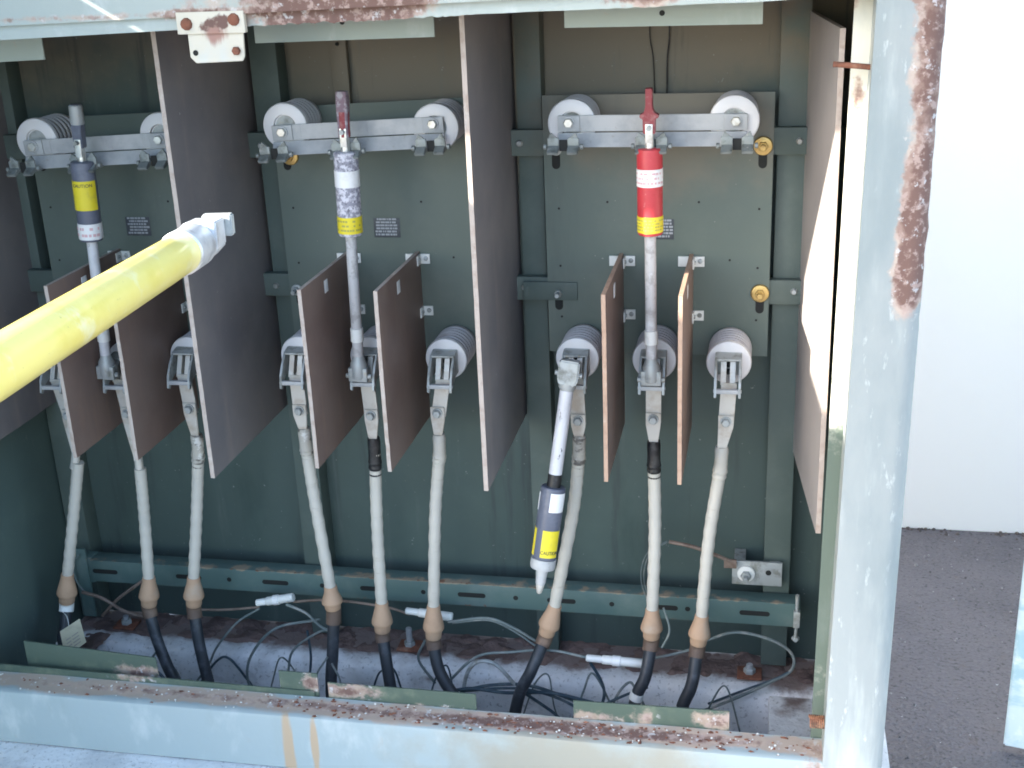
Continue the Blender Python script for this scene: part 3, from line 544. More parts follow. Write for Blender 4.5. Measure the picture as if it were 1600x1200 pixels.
# ------------------------------------------------------------------ mounting plates
def capsule(b, x, z, r, h, y):
    poly = [(x + r * math.cos(R(a)), z + h + r * math.sin(R(a))) for a in range(0, 181, 20)] + [(x + r * math.cos(R(a)), z - h + r * math.sin(R(a))) for a in range(180, 361, 20)]
    b.prism(poly, 'y', y - 0.0006, y)
def plate_label(b, x0, x1, z0, z1, y, rnd):
    rows = 6
    for r_ in range(rows):
        z = z1 - (z1 - z0) * (r_ + 0.7) / (rows + 0.4); x = x0 + 0.003 + rnd.uniform(0, 0.006)
        while x < x1 - 0.008:
            w = rnd.uniform(0.002, 0.009); b.box(x, min(x + w, x1 - 0.002), y - 0.0005, y - 0.0001, z, z + 0.0038, 0); x += w + rnd.uniform(0.0008, 0.002)
def make_plate(cx, x0, x1, label, bolts, zt=(1.322, 1.322)):
    t = thing('mounting_plate', (cx, 0.335, 0.81), label, 'mounting plate', 'equipment plates at the back of the bays')
    b = MB(); b.hexa([(x0, 0.333, 0.811), (x1, 0.333, 0.811), (x1, 0.337, 0.811), (x0, 0.337, 0.811)], [(x0, 0.333, zt[0]), (x1, 0.333, zt[1]), (x1, 0.337, zt[1]), (x0, 0.337, zt[0])])
    b.mi = 1
    for (dx, z) in ((-0.193, 1.198), (0.197, 1.198), (-0.195, 0.915), (0.199, 0.915)): capsule(b, cx + dx, z, 0.008, 0.008, 0.3329)
    for (dx, z) in ((-0.19, 1.105), (-0.095, 1.118), (0.08, 1.118), (0.193, 1.105), (-0.19, 0.99), (0.193, 0.99), (-0.19, 0.885), (0.193, 0.885), (0.14, 1.005)): b.lathe([(0, 0.0023), (0.0005, 0.0023)], (cx + dx, 0.3329, z), (0, -1, 0), 10)
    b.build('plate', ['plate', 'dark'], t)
    b = MB(); b.box(cx - 0.022, cx + 0.033, 0.3318, 0.3328, 1.045, 1.085, 0.0004); nl = b.build('nameplate', 'nameplate', t)
    b = MB(); plate_label(b, cx - 0.022, cx + 0.033, 1.045, 1.085, 0.3318, random.Random(int(cx * 100))); b.build('lettering', 'inkgrey', nl)
    for (dx, z, m) in bolts:
        b = MB(); b.lathe([(0, 0.018), (0.002, 0.018), (0.005, 0.0165), (0.006, 0.012)] if m == 'gold' else [(0, 0.012), (0.003, 0.0115), (0.004, 0.008)], (cx + dx, 0.3328, z), (0, -1, 0), 24)
        b.hexbolt((cx + dx, 0.3275, z), (0, -1, 0), 0.0095 if m == 'gold' else 0.008, 0.006)
        bo = b.build('nut', m, t)
        b = MB(); b.cyl((cx + dx, 0.322, z), (cx + dx, 0.306, z), 0.0055 if m == 'gold' else 0.0045, 12); b.build('stud', m, bo)
    return t
make_plate(0.285, 0.068, 0.501, 'green steel plate of the right bay behind the red fuse', [(0.197, 1.224, 'gold'), (0.199, 0.940, 'gold'), (-0.195, 0.935, 'galvdark'), (-0.193, 1.220, 'galvdark')])
make_plate(-0.262, -0.478, -0.045, 'green steel plate of the middle bay behind the mottled grey fuse', [(-0.185, 1.210, 'gold'), (-0.200, 0.932, 'galvdark'), (0.197, 1.224, 'gold')], (1.306, 1.322))
make_plate(-0.805, -1.018, -0.588, 'green steel plate of the left bay behind the slate fuse', [(-0.16, 1.212, 'gold'), (-0.2, 0.932, 'galvdark')], (1.290, 1.305))

# ------------------------------------------------------------------ standoff insulators (axis towards -y, base on the plate)
def ins_body(b):
    P = [(0, 0.036), (0.004, 0.039), (0.009, 0.039), (0.0105, 0.0325)]; h = 0.0135
    for k in range(5):
        P += [(h, 0.0325), (h + 0.001, 0.0385), (h + 0.003, 0.0415), (h + 0.0075, 0.0415), (h + 0.0095, 0.0385), (h + 0.0105, 0.0325)]; h += 0.0145
    P += [(0.092, 0.0325)]
    b.lathe(P, (0, 0, 0), (0, -1, 0), 36)
    for f in b.bm.faces:
        c = f.calc_center_median()
        if math.hypot(c.x, c.z) < 0.0365: f.material_index = 1
def make_upper():
    t = thing('standoff_insulator', (0, 0, 0), '', 'insulator', 'insulators carrying the top contact rails')
    b = MB(); ins_body(b); b.build('ribbed_body', ['skirt', 'groove'], t)
    b = MB(); b.lathe([(0.0915, 0.033), (0.0925, 0.0425), (0.094, 0.0445), (0.098, 0.0448), (0.103, 0.0435), (0.105, 0.040), (0.1052, 0.0225), (0.099, 0.0215), (0.098, 0.0)], (0, 0, 0), (0, -1, 0), 44, cap=False)
    b.build('end_cap', 'porcelain', t)
    b = MB(); b.lathe([(0.0985, 0.020), (0.100, 0.0195)], (0, 0, 0), (0, -1, 0), 24); b.build('socket', 'galvdark', t)
    return t
def make_lower():
    t = thing('terminal_insulator', (0, 0, 0), '', 'insulator', 'insulators carrying the lower fuse hinges')
    b = MB(); ins_body(b); b.build('ribbed_body', ['skirt', 'groove'], t)
    b = MB(); b.lathe([(0.0915, 0.033), (0.0925, 0.0405), (0.094, 0.0425), (0.098, 0.0428), (0.103, 0.0415), (0.105, 0.038), (0.1052, 0.0)], (0, 0, 0), (0, -1, 0), 44, cap=False); b.build('end_cap', 'porcelain', t)
    b = MB()
    b.box(-0.0215, 0.0215, -0.109, -0.1056, -0.022, 0.022, 0.0008)
    for s in (-1, 1):      # cheeks: wide at the face, running down to a hook in front
        x = s * 0.0225
        b.prism([(-0.1056, 0.022), (-0.128, 0.018), (-0.150, -0.002), (-0.164, -0.022), (-0.170, -0.046), (-0.163, -0.050), (-0.150, -0.034), (-0.130, -0.026), (-0.1056, -0.026)], 'x', x - 0.0023, x + 0.0023, 0.0006)
    b.hexa([(-0.022, -0.1056, 0.0185), (0.022, -0.1056, 0.0185), (0.022, -0.132, 0.0135), (-0.022, -0.132, 0.0125)], [(-0.022, -0.1056, 0.0225), (0.022, -0.1056, 0.0215), (0.022, -0.132, 0.0165), (-0.022, -0.132, 0.0165)])
    hb = b.build('hinge_bracket', 'galvdark', t)
    b = MB(); b.box(-0.0235, 0.0235, -0.1665, -0.1575, -0.0405, -0.032, 0.002); b.cyl((-0.026, -0.162, -0.0362), (0.026, -0.162, -0.0362), 0.0034, 12); b.build('hinge_bar', 'galv', hb)
    b = MB()
    for s in (-1, 1): b.hexa([(s * 0.0085 - 0.005, -0.110, -0.024), (s * 0.0085 + 0.005, -0.110, -0.024), (s * 0.0085 + 0.005, -0.145, -0.030), (s * 0.0085 - 0.005, -0.145, -0.030)], [(s * 0.0085 - 0.005, -0.110, 0.014), (s * 0.0085 + 0.005, -0.110, 0.014), (s * 0.0085 + 0.005, -0.126, 0.010), (s * 0.0085 - 0.005, -0.126, 0.010)])
    b.build('contact_finger', 'lug', hb)
    b = MB(); b.cyl((0, -0.109, 0.0), (0, -0.116, 0.0), 0.0048, 10); b.hexbolt((0, -0.109, -0.014), (0, -1, 0), 0.0045, 0.012); b.build('screw', 'dark', hb)
    return t
first = None
ups = [(0.140, 1.2845, 'left white insulator behind the contact rail above the red fuse'), (0.431, 1.287, 'right white insulator of the red fuse rail, above the gold stud'),
       (-0.411, 1.285, 'left white ribbed insulator of the middle bay contact rail'), (-0.116, 1.280, 'white insulator of the middle rail, just left of the tall middle barrier'),
       (-0.936, 1.262, 'leftmost ribbed insulator of the left bay contact rail'), (-0.668, 1.270, 'white insulator half hidden behind the tall barrier above the yellow pole')]
proto = make_upper()
for i, (x, z, lb) in enumerate(ups):
    o = proto if i == 0 else dup(proto)
    o.location = (x, 0.3329, z); o['label'] = lb; o.rotation_euler = (0, R(random.uniform(-9, 9)), 0)
lows = [(0.140, 0.832, 'white insulator holding the opened hanging fuse in the right bay'), (0.289, 0.834, 'white insulator under the red fuse between two small barriers'), (0.430, 0.832, 'white insulator with an empty hinge right of the last small barrier'),
        (-0.428, 0.822, 'insulator mostly hidden behind the first small barrier of the middle bay'), (-0.280, 0.824, 'insulator under the mottled grey fuse, partly behind a small barrier'), (-0.123, 0.824, 'fully visible ribbed insulator with empty hinge beside the tall middle barrier'),
        (-0.672, 0.815, 'insulator with empty hinge just left of the tall barrier crossed by the yellow pole'), (-0.817, 0.800, 'insulator at the foot of the slate fuse, partly behind the yellow pole'), (-0.962, 0.795, 'leftmost lower insulator, hidden behind the yellow pole and a small barrier')]
proto = make_lower()
for i, (x, z, lb) in enumerate(lows):
    o = proto if i == 0 else dup(proto)
    o.location = (x, 0.3329, z); o['label'] = lb

# ------------------------------------------------------------------ contact rails with clips
def make_rail(xl, zl, xr, zr, label, mid):
    L = math.hypot(xr - xl, zr - zl); ang = math.atan2(zr - zl, xr - xl)
    t = thing('contact_rail', (0, 0, 0), label, 'contact rail', 'top contact rails of the three bays')
    h = L / 2; e = 0.020
    b = MB(); b.prism([(-h - e, -0.0145), (h + e, -0.0145), (h + e, 0.0145), (-h - e, 0.0145)], 'y', -0.004, 0.0, 0.0008)
    for x in (-h + 0.036, mid - 0.028, mid + 0.03, h - 0.036): b.box(x - 0.0006, x + 0.0006, -0.0046, -0.0038, -0.013, 0.013, 0)
    b.build('web', 'galv', t)
    b = MB(); b.hexa([(-h - e, -0.002, -0.0185), (h + e, -0.002, -0.0185), (h + e, -0.020, -0.0405), (-h - e, -0.020, -0.0405)], [(-h - e, -0.008, -0.0165), (h + e, -0.008, -0.0165), (h + e, -0.023, -0.0395), (-h - e, -0.023, -0.0395)])
    b.box(-h - e, h + e, -0.0086, -0.0042, -0.0185, -0.0162, 0.0004)
    b.build('lower_flange', 'galv', t)
    for s in (-1, 1):
        b = MB(); b.box(s * h - 0.020, s * h + 0.020, -0.0075, -0.0042, -0.0140, 0.0142, 0.0008); b.lathe([(0, 0.0115), (0.002, 0.0115)], (s * h, -0.0076, 0.002), (0, -1, 0), 20); b.build('bolt_pad', 'galv', t)
        b = MB()
        b.hexbolt((s * h, -0.0096, 0.002), (0, -1, 0), 0.009, 0.006); b.build('rail_bolt', 'zinc', t)
    for cxp in (-h - 0.004, mid, h + 0.004):
        for s in (-1, 1):
            b = MB()
            x = cxp + s * 0.018
            b.box(x - 0.010, x + 0.010, -0.052, -0.026, -0.041, -0.038, 0.0008); b.box(x - 0.010, x + 0.010, -0.052, -0.0475, -0.041, -0.018, 0.0008)
            b.prism([(-0.052, -0.041), (-0.066, -0.046), (-0.070, -0.041), (-0.060, -0.035), (-0.052, -0.031)], 'x', x - 0.0095, x + 0.0095, 0.0008)
            b.prism([(x - 0.009, -0.020), (x + 0.004 * s, -0.009), (x + 0.009, -0.020)], 'y', -0.051, -0.047)
            b.cyl((x + 0.012 * s, -0.049, -0.034), (x + 0.018 * s, -0.049, -0.034), 0.005, 10)
            b.build('contact_clip', 'clipm', t)
        b = MB(); b.box(cxp - 0.0075, cxp + 0.0075, -0.0475, -0.0458, -0.042, -0.022, 0); b.build('clip_gap', 'dark', t)
    t.location = ((xl + xr) / 2, 0.2268, (zl + zr) / 2); t.rotation_euler = (0, -ang, 0)
    return t
make_rail(0.136, 1.2855, 0.434, 1.2855, 'zinc contact rail at the top of the right bay, crossed by the red fuse', 0.004)
make_rail(-0.414, 1.274, -0.118, 1.286, 'zinc contact rail at the top of the middle bay, crossed by the mottled grey fuse', -0.010)
make_rail(-0.940, 1.250, -0.668, 1.262, 'zinc contact rail of the left bay, crossed by the slate fuse', -0.008)

# ------------------------------------------------------------------ barriers
def make_board(x, y0, y1, z0, z1, th, fm, em, name, label, cat, group, back=None):
    t = thing(name, (x, y0, z0), label, cat, group)
    b = MB(); xb = x if back is None else back; h = th / 2; nz_ = 70; ny_ = 10; sd = x * 31.7
    bow = mnoise.noise(Vector((sd, 1, 1))) * 0.006
    G = []
    for i_ in range(nz_ + 1):
        fz = i_ / nz_; row = []
        for j_ in range(ny_ + 1):
            fy = j_ / ny_; yy = y0 + (y1 - y0) * fy; zz = z0 + (z1 - z0) * fz
            xx = x + (xb - x) * fy + bow * math.sin(math.pi * fz) * (1 - fy)
            if j_ == 0:
                yy += mnoise.noise(Vector((sd, zz * 60, 2))) * 0.0010; ch = mnoise.noise(Vector((sd, zz * 26, 9)))
                if ch > 0.5: yy += (ch - 0.5) * 0.014
            if i_ == 0: zz += mnoise.noise(Vector((sd, yy * 50, 5))) * 0.0014
            row.append((b.bm.verts.new((xx - h, yy, zz)), b.bm.verts.new((xx + h, yy, zz))))
        G.append(row)
    for i_ in range(nz_):
        for j_ in range(ny_):
            A_, B_, C_, D_ = G[i_][j_], G[i_][j_ + 1], G[i_ + 1][j_ + 1], G[i_ + 1][j_]
            b.mi = 0; b._f([A_[0], B_[0], C_[0], D_[0]]); b._f([A_[1], D_[1], C_[1], B_[1]])
        b.mi = 1
        b._f([G[i_][0][0], G[i_ + 1][0][0], G[i_ + 1][0][1], G[i_][0][1]]); b._f([G[i_][ny_][0], G[i_][ny_][1], G[i_ + 1][ny_][1], G[i_ + 1][ny_][0]])
    for j_ in range(ny_):
        b._f([G[0][j_][0], G[0][j_][1], G[0][j_ + 1][1], G[0][j_ + 1][0]]); b._f([G[nz_][j_][0], G[nz_][j_ + 1][0], G[nz_][j_ + 1][1], G[nz_][j_][1]])
    b.build('board', [fm, em], t)
    return t
big = [(-1.085, None, 'tall dark barrier board at the far left edge behind the yellow pole'), (-0.540, None, 'tall grey brown barrier board between left and middle bays, behind the pole tip'),
       (0.0, None, 'tall grey brown barrier board standing between the middle and right bays')]
for x, bk, lb in big: make_board(x, 0.0, 0.392, 0.65, 1.53, 0.0085, 'board', 'edge', 'barrier_board', lb, 'barrier', 'tall barrier boards between the bays', bk)
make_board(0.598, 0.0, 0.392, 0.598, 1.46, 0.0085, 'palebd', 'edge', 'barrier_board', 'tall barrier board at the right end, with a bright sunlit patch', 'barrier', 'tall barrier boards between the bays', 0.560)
small = [(0.217, 'boardb', 'small brown barrier board between the hanging fuse and the red fuse'), (0.351, 'boardb', 'small brown barrier board right of the red fuse tube'),
         (-0.3425, 'boardb', 'small dark barrier board left of the mottled grey fuse tube'), (-0.197, 'boardb', 'small dark barrier board right of the mottled grey fuse tube'),
         (-0.853, 'boardb', 'small red brown barrier board lowest left, half under the yellow pole'), (-0.720, 'boardb', 'small red brown barrier board between pole and tall barrier, left bay')]
for x, fm, lb in small:
    sl_ = random.uniform(-0.002, 0.002)
    t = make_board(x, 0.043, 0.3325, 0.660, 1.017, 0.0075, fm, 'edgeb' if x > 0 else 'edge', 'phase_barrier', lb, 'barrier', 'small barrier boards between the phases', x + sl_)
    for z in (1.002, 0.893):
        b = MB(); b.box(x + 0.0045, x + 0.026, 0.3288, 0.3326, z - 0.010, z + 0.010, 0.0006); b.box(x + 0.0045, x + 0.0075, 0.308, 0.3288, z - 0.010, z + 0.010, 0.0006); b.box(x - 0.0245, x - 0.0045, 0.3288, 0.3326, z - 0.010, z + 0.010, 0.0006)
        bk_ = b.build('clip_bracket', 'white', t)
        b = MB(); b.lathe([(0, 0.0048), (0.002, 0.0045), (0.003, 0.003)], (x + 0.018, 0.3288, z + 0.001), (0, -1, 0), 12); b.lathe([(0, 0.0042), (0.003, 0.003)], (x + 0.0075, 0.317, z + 0.001), (1, 0, 0), 10); b.build('screw', 'galvdark', bk_)
    b = MB(); b.box(x + 0.0036, x + 0.0045, 0.164, 0.184, 0.975, 1.000, 0.0004); b.build('white_patch', 'label', t)

# ------------------------------------------------------------------ fuses (local z along the fuse, foot at the origin, front is -y)
def bend_text(txt, size, r, z, a0=0.0, flip=False, squash=1.0):
    v, f = font_mesh(txt, size); out = MB()
    def fn(p):
        a = a0 + p.x * squash / r * (-1 if flip else 1); rr = r + 0.0003 + p.z; zz = z + (p.y if not flip else -p.y)
        return (math.sin(a) * rr, -math.cos(a) * rr, zz)
    out.raw(v, f, fn); return out
def arc_marks(b, r, z0, z1, a0, a1, rows, rnd, wr=(0.08, 0.3)):
    for k in range(rows):
        z = z0 + (z1 - z0) * (k + 0.3) / rows; a = a0 + rnd.uniform(0, 0.1)
        while a < a1:
            w = rnd.uniform(*wr)
            if rnd.random() < 0.8: b.arc(r, r + 0.0004, z, z + (z1 - z0) / rows * 0.42, a, min(a + w, a1), 4)
            a += w + rnd.uniform(0.04, 0.12)
def make_fuse(p0, p1, label, body, tip, tube, labels, text=None, open_=False):
    p0, p1 = Vector(p0), Vector(p1); Lx = (p1 - p0).length; k = Lx / 0.523
    t = thing('fuse_holder', (0, 0, 0), label, 'fuse', 'fuse holders in the bays')
    rb = 0.0240 if open_ else 0.0228; b0, b1 = (0.268, 0.4365) if open_ else (0.2845, 0.4375)
    rt = 0.0130 if open_ else 0.0105
    b = MB(); b.lathe([(0.018 * k, rt), ((b0 + 0.004) * k, rt)], seg=24); b.build('tube', tube, t)
    b = MB(); b.lathe([((b0 - .0025) * k, 0.012), ((b0 - .002) * k, rb - 0.0018), (b0 * k, rb - 0.0004), ((b0 + .003) * k, rb), ((b1 - .005) * k, rb), ((b1 - .0015) * k, rb - 0.0006), (b1 * k, rb - 0.003), ((b1 + .0005) * k, 0.01)], seg=36)
    bo = b.build('fuse_body', body, t)
    if not open_:
        b = MB(); b.lathe([(0.0735 * k, 0.0108), (0.074 * k, 0.0125), (0.100 * k, 0.0125), (0.1005 * k, 0.0108)], seg=24); b.build('ferrule', 'white', t)
    b = MB(); b.lathe([(0, 0.0145), (0.004, 0.0165), (0.03, 0.0165), (0.038, 0.012), (0.045, 0.011)], seg=20); b.box(-0.019, 0.019, -0.012, 0.010, -0.006, 0.022, 0.002) if not open_ else b.prism([(-0.0195, -0.022), (0.0195, -0.022), (0.0205, 0.012), (0.0150, 0.026), (-0.0150, 0.026), (-0.0205, 0.012)], 'y', -0.016, 0.018, 0.003)
    b.cyl((-0.026, -0.004, 0.004), (0.026, -0.004, 0.004), 0.005, 12)
    b.build('hinge_fitting', 'galvdark', t)
    if not open_:
        b = MB(); b.lathe([((b1 - .001) * k, 0.0085), (0.470 * k, 0.0085), (0.472 * k, 0.007)], seg=20); b.box(-0.0065, 0.0065, -0.010, 0.004, 0.446 * k, 0.480 * k, 0.001); b.build('neck', 'zinc', t)
        b = MB(); b.prism([(-0.0105, 0.463 * k), (0.0105, 0.463 * k), (0.0112, 0.489 * k), (0.0165, 0.4905 * k), (0.0165, 0.4965 * k), (0.0095, 0.499 * k), (0.0060, 0.510 * k), (0.0060, 0.541 * k), (-0.0060, 0.541 * k), (-0.0060, 0.510 * k), (-0.0095, 0.499 * k), (-0.0165, 0.4965 * k), (-0.0165, 0.4905 * k), (-0.0112, 0.489 * k)] if tip == 'maroon' else
                          [(-0.0095, 0.463 * k), (0.0095, 0.463 * k), (0.0095, 0.488 * k), (0.0098, 0.492 * k), (0.0105, 0.523 * k), (0.0095, 0.545 * k), (-0.0095, 0.545 * k), (-0.0105, 0.523 * k), (-0.0098, 0.492 * k), (-0.0095, 0.488 * k)], 'y', -0.009, 0.009, 0.0012)
        tp = b.build('pull_tip', tip, t)
        if tip == 'slate':
            b = MB(); b.lathe([(0, 0.0125), (0.002, 0.0135), (0.035 * k, 0.0130), (0.037 * k, 0.011)], (0, 0, 0.507 * k), seg=12); b.build('pale_stub', 'galvdark', tp)
        if tip == 'purple':
            b = MB(); b.lathe([(0, 0.0105), (0.045 * k, 0.0105)], (0, 0, 0.464 * k), seg=18); b.build('tip_band', 'maroon', tp)
        b = MB(); b.lathe([(0, 0.0045), (0.010, 0.0045)], (0, -0.009, 0.474 * k), (0, -1, 0), 12); b.build('tip_screw', 'galvdark', tp)
    else:
        b = MB(); b.lathe([(0.4360 * k, 0.0247), (0.453 * k, 0.0250), (0.460 * k, 0.0236), (0.464 * k, 0.0120), (0.482 * k, 0.0105), (0.497 * k, 0.0098), (0.501 * k, 0.0085)], seg=32); cp = b.build('end_cap', 'galv', t)
        b = MB(); b.lathe([(0.501 * k, 0.0085), (0.506 * k, 0.0080), (0.521 * k, 0.0050), (0.523 * k, 0.003)], seg=18); b.build('cap_nose', 'lug', cp)
        b = MB(); b.lathe([(0.236 * k, 0.0136), (0.2675 * k, 0.0136)], seg=24); b.build('tape_band', 'tape', t)
    rnd = random.Random(label)
    for (m, z0, z1, a0, a1, ink, rows) in labels:
        b = MB(); b.arc(rb + 0.0001, rb + 0.0007, z0 * k, z1 * k, R(a0), R(a1), 24); lb = b.build('label', m, t)
        if ink:
            b = MB(); arc_marks(b, rb + 0.0008, z0 * k + 0.003, z1 * k - 0.003, R(max(a0, -80)) + 0.1, R(min(a1, 80)) - 0.1, rows, rnd); b.build('print', ink, lb)
    if text:
        for (s_, size, z, a0, flip, sq) in text:
            b = bend_text(s_, size, rb + 0.0007, z * k, R(a0), flip, sq); b.build('lettering', 'ink', t)
    q = (p1 - p0).normalized()
    # rotate local z onto the fuse axis while keeping -y to the front
    yv = (Vector((0, 1, 0)) - q * q.y).normalized(); xv = yv.cross(q)
    t.matrix_world = Matrix.Translation(p0) @ Matrix((xv, yv, q)).transposed().to_4x4()
    return t
make_fuse((0.289, 0.172, 0.812), (0.286, 0.172, 1.335), 'red fuse with white band and yellow caution label in the right bay', 'red', 'maroon', 'tube',
          [('label', 0.371, 0.402, -110, 110, 'inkred', 3), ('yellow', 0.288, 0.317, -130, 130, 'bottlegreen', 4)])
make_fuse((-0.286, 0.172, 0.802), (-0.2725, 0.172, 1.334), 'mottled grey fuse with faded maroon tip in the middle bay', 'mottled', 'purple', 'tube',
          [('label', 0.374, 0.404, -110, 110, None, 0), ('yellow', 0.288, 0.319, -150, 150, 'bottlegreen', 3)])
make_fuse((-0.829, 0.172, 0.790), (-0.807, 0.172, 1.318), 'slate blue fuse with large yellow caution label in the left bay', 'slate', 'slate', 'dripped',
          [('yellow', 0.345, 0.402, -85, 85, None, 0), ('label', 0.287, 0.318, -140, 140, 'inkred', 2)],
          [('CAUTION', 0.0090, 0.3905, 14, False, 1.0)])
make_fuse((0.1365, 0.150, 0.834), (0.0785, 0.068, 0.402), 'opened slate fuse hanging upside down from its hinge in the right bay', 'slate', None, 'dripped',
          [('label', 0.276, 0.320, -80, 0, None, 0), ('label', 0.280, 0.322, 66, 84, None, 0), ('yellow', 0.364, 0.428, -74, 14, None, 0), ('yellow', 0.364, 0.428, 52, 92, None, 0)],
          [('CAUTION', 0.0098, 0.420, -30, True, 0.85)], open_=True)

# ------------------------------------------------------------------ cables
cables = [  # strap x, strap bottom z, mid points, cone top, cone bottom, jacket path, style, label
 (0.146, 0.700, [(0.146, 0.672), (0.130, 0.521)], (0.088, 0.306), (0.067, 0.236), [(0.040, 0.15, 0.17), (0.010, 0.15, 0.10), (-0.020, 0.15, -0.05)], 'wrap', 'cable curving down left behind the opened hanging fuse'),
 (0.291, 0.708, [(0.2915, 0.667), (0.2935, 0.488)], (0.288, 0.312), (0.286, 0.245), [(0.276, 0.16, 0.17), (0.255, 0.15, 0.11), (0.238, 0.15, -0.05)], 'tape', 'straight pale cable under the red fuse, black tape at its lug'),
 (0.428, 0.708, [(0.421, 0.660), (0.400, 0.480)], (0.388, 0.305), (0.381, 0.238), [(0.371, 0.16, 0.16), (0.350, 0.15, 0.10), (0.320, 0.15, -0.05)], 'bare', 'rightmost cable, nearest the ground terminal plate'),
 (-0.424, 0.700, [(-0.421, 0.665), (-0.414, 0.521)], (-0.399, 0.317), (-0.398, 0.262), [(-0.402, 0.17, 0.16), (-0.405, 0.15, 0.09), (-0.410, 0.15, -0.05)], 'wrap', 'cable below the first small barrier of the middle bay'),
 (-0.273, 0.695, [(-0.274, 0.650), (-0.283, 0.454)], (-0.287, 0.286), (-0.291, 0.215), [(-0.281, 0.17, 0.15), (-0.268, 0.15, 0.07), (-0.262, 0.15, -0.05)], 'tape', 'straight cable below the mottled grey fuse with black tape at its lug'),
 (-0.135, 0.705, [(-0.137, 0.663), (-0.155, 0.505)], (-0.173, 0.287), (-0.178, 0.208), [(-0.165, 0.17, 0.14), (-0.125, 0.15, 0.085), (-0.06, 0.15, 0.0)], 'bare', 'cable with ringed sheath left of the tall middle barrier'),
 (-0.664, 0.695, [(-0.660, 0.641), (-0.684, 0.476)], (-0.713, 0.318), (-0.722, 0.247), [(-0.712, 0.17, 0.16), (-0.690, 0.15, 0.06), (-0.672, 0.15, -0.03)], 'wrap', 'third cable from the left, beside the tall barrier edge'),
 (-0.806, 0.680, [(-0.800, 0.591), (-0.807, 0.470)], (-0.820, 0.310), (-0.830, 0.239), [(-0.812, 0.17, 0.16), (-0.775, 0.15, 0.075), (-0.735, 0.15, -0.01)], 'bare', 'second cable from the left, under a red brown barrier'),
 (-0.944, 0.670, [(-0.943, 0.599), (-0.975, 0.460)], (-1.018, 0.305), (-1.033, 0.232), [(-1.035, 0.17, 0.18), (-1.032, 0.15, 0.14), (-1.00, 0.15, 0.0)], 'bare', 'leftmost cable, with the cream tag below it'),
]
lugz = [o[1] + 0.055 for o in lows]
for i, (sx, sz, mids, ct, cbm, jk, style, lb) in enumerate(cables):
    y = 0.19; zt_ = [0.806, 0.806, 0.806, 0.796, 0.796, 0.796, 0.79, 0.775, 0.77][i]; xt = lows[i][0] + 0.0025
    t = thing('power_cable', (cbm[0], 0.19, cbm[1]), lb, 'cable', 'power cables rising from the pit')
    b = MB()
    b.hexa([(sx - 0.0145, y - 0.0022, sz + 0.012), (sx + 0.0145, y - 0.0022, sz + 0.012), (sx + 0.0145, y + 0.0022, sz + 0.012), (sx - 0.0145, y + 0.0022, sz + 0.012)],
           [(xt - 0.0145, y - 0.0022, zt_), (xt + 0.0145, y - 0.0022, zt_), (xt + 0.0145, y + 0.0022, zt_), (xt - 0.0145, y + 0.0022, zt_)])
    b.build('strap', 'lug', t)
    b = MB(); top = Vector((mids[0][0], y, mids[0][1]))
    b.prism([(sx - 0.0142, sz + 0.034), (sx + 0.0142, sz + 0.034), (sx + 0.0142, sz + 0.010), (top.x + 0.008, top.z + 0.012), (top.x + 0.008, top.z), (top.x - 0.008, top.z), (top.x - 0.008, top.z + 0.012), (sx - 0.0142, sz + 0.010)], 'y', y - 0.0072, y - 0.0026, 0.001)
    b.lathe([(0, 0.0085), (0.03, 0.0095), (0.045, 0.011)], top + Vector((0, 0, 0.012)), Vector((mids[1][0] - top.x, 0, mids[1][1] - top.z)), 16)
    lg = b.build('lug', 'lug', t)
    b = MB(); b.lathe([(0, 0.0105), (0.002, 0.0105)], (sx, y - 0.0073, sz + 0.022), (0, -1, 0), 18); b.hexbolt((sx, y - 0.0093, sz + 0.022), (0, -1, 0), 0.0082, 0.008); b.build('lug_bolt', 'galvdark', lg)
    ax = Vector((ct[0] - mids[1][0], 0, ct[1] - mids[1][1])).normalized()
    cp = Vector((ct[0], y, ct[1])); bt = Vector((cbm[0], y, cbm[1])); axc = (bt - cp).normalized(); Lc = (bt - cp).length
    path = [top + Vector((0, 0, -0.018))] + [Vector((m_2[0], y, m_2[1])) for m_2 in mids[1:]] + [cp + axc * 0.01]
    d1 = (path[1] - path[0])
    cpts = crom(path, 26); rc = 0.0124
    b = MB(); b.tube(cpts, lambda tt: rc + 0.00035 * math.sin(tt * 260) + 0.0003 * math.sin(tt * 71), 18, 0); b.build('sheath', 'cable', t)
    if style != 'bare' or i == 2 or i == 5:
        seg_n = 9; pts = [top + Vector((0, 0, 0.016)), top] + cpts[2:seg_n]
        b = MB(); b.tube(pts, lambda tt: 0.0118 + 0.0022 * math.sin(math.pi * min(1, tt * 1.3)) + 0.0007 * math.sin(tt * 24), 16, 6)
        b.build('lug_wrap', {'wrap': 'wrap', 'tape': 'tape', 'bare': 'cable'}[style], t)
    b = MB()
    b.lathe([(0, 0.0136), (0.004, 0.0142), (0.012, 0.0146), (0.018, 0.0160), (Lc * 0.62, 0.0222), (Lc * 0.70, 0.0226), (Lc * 0.74, 0.0212), (Lc * 0.76, 0.0178), (Lc * 0.97, 0.0172), (Lc, 0.0162)], cp, axc, 28)
    b.build('stress_cone', 'cone', t)
    j0 = bt + axc * 0.004; J = [bt - axc * 0.004, bt + axc * 0.012] + [Vector(q) for q in jk]
    jp = crom(J, 10)
    b = MB(); b.tube(jp[:14], 0.0163, 16, 0); b.build('collar', 'white' if i == 8 else 'collar', t)
    b = MB(); b.tube(jp, 0.0128, 14, 0); jo = b.build('jacket', 'black', t)
    if i in (1, 2, 5):
        k = {1: 27, 2: 29, 5: 29}[i]
        b = MB(); b.tube(jp[k:k + 3], 0.0146, 16, 0); b.build('cable_tie', 'white', jo)

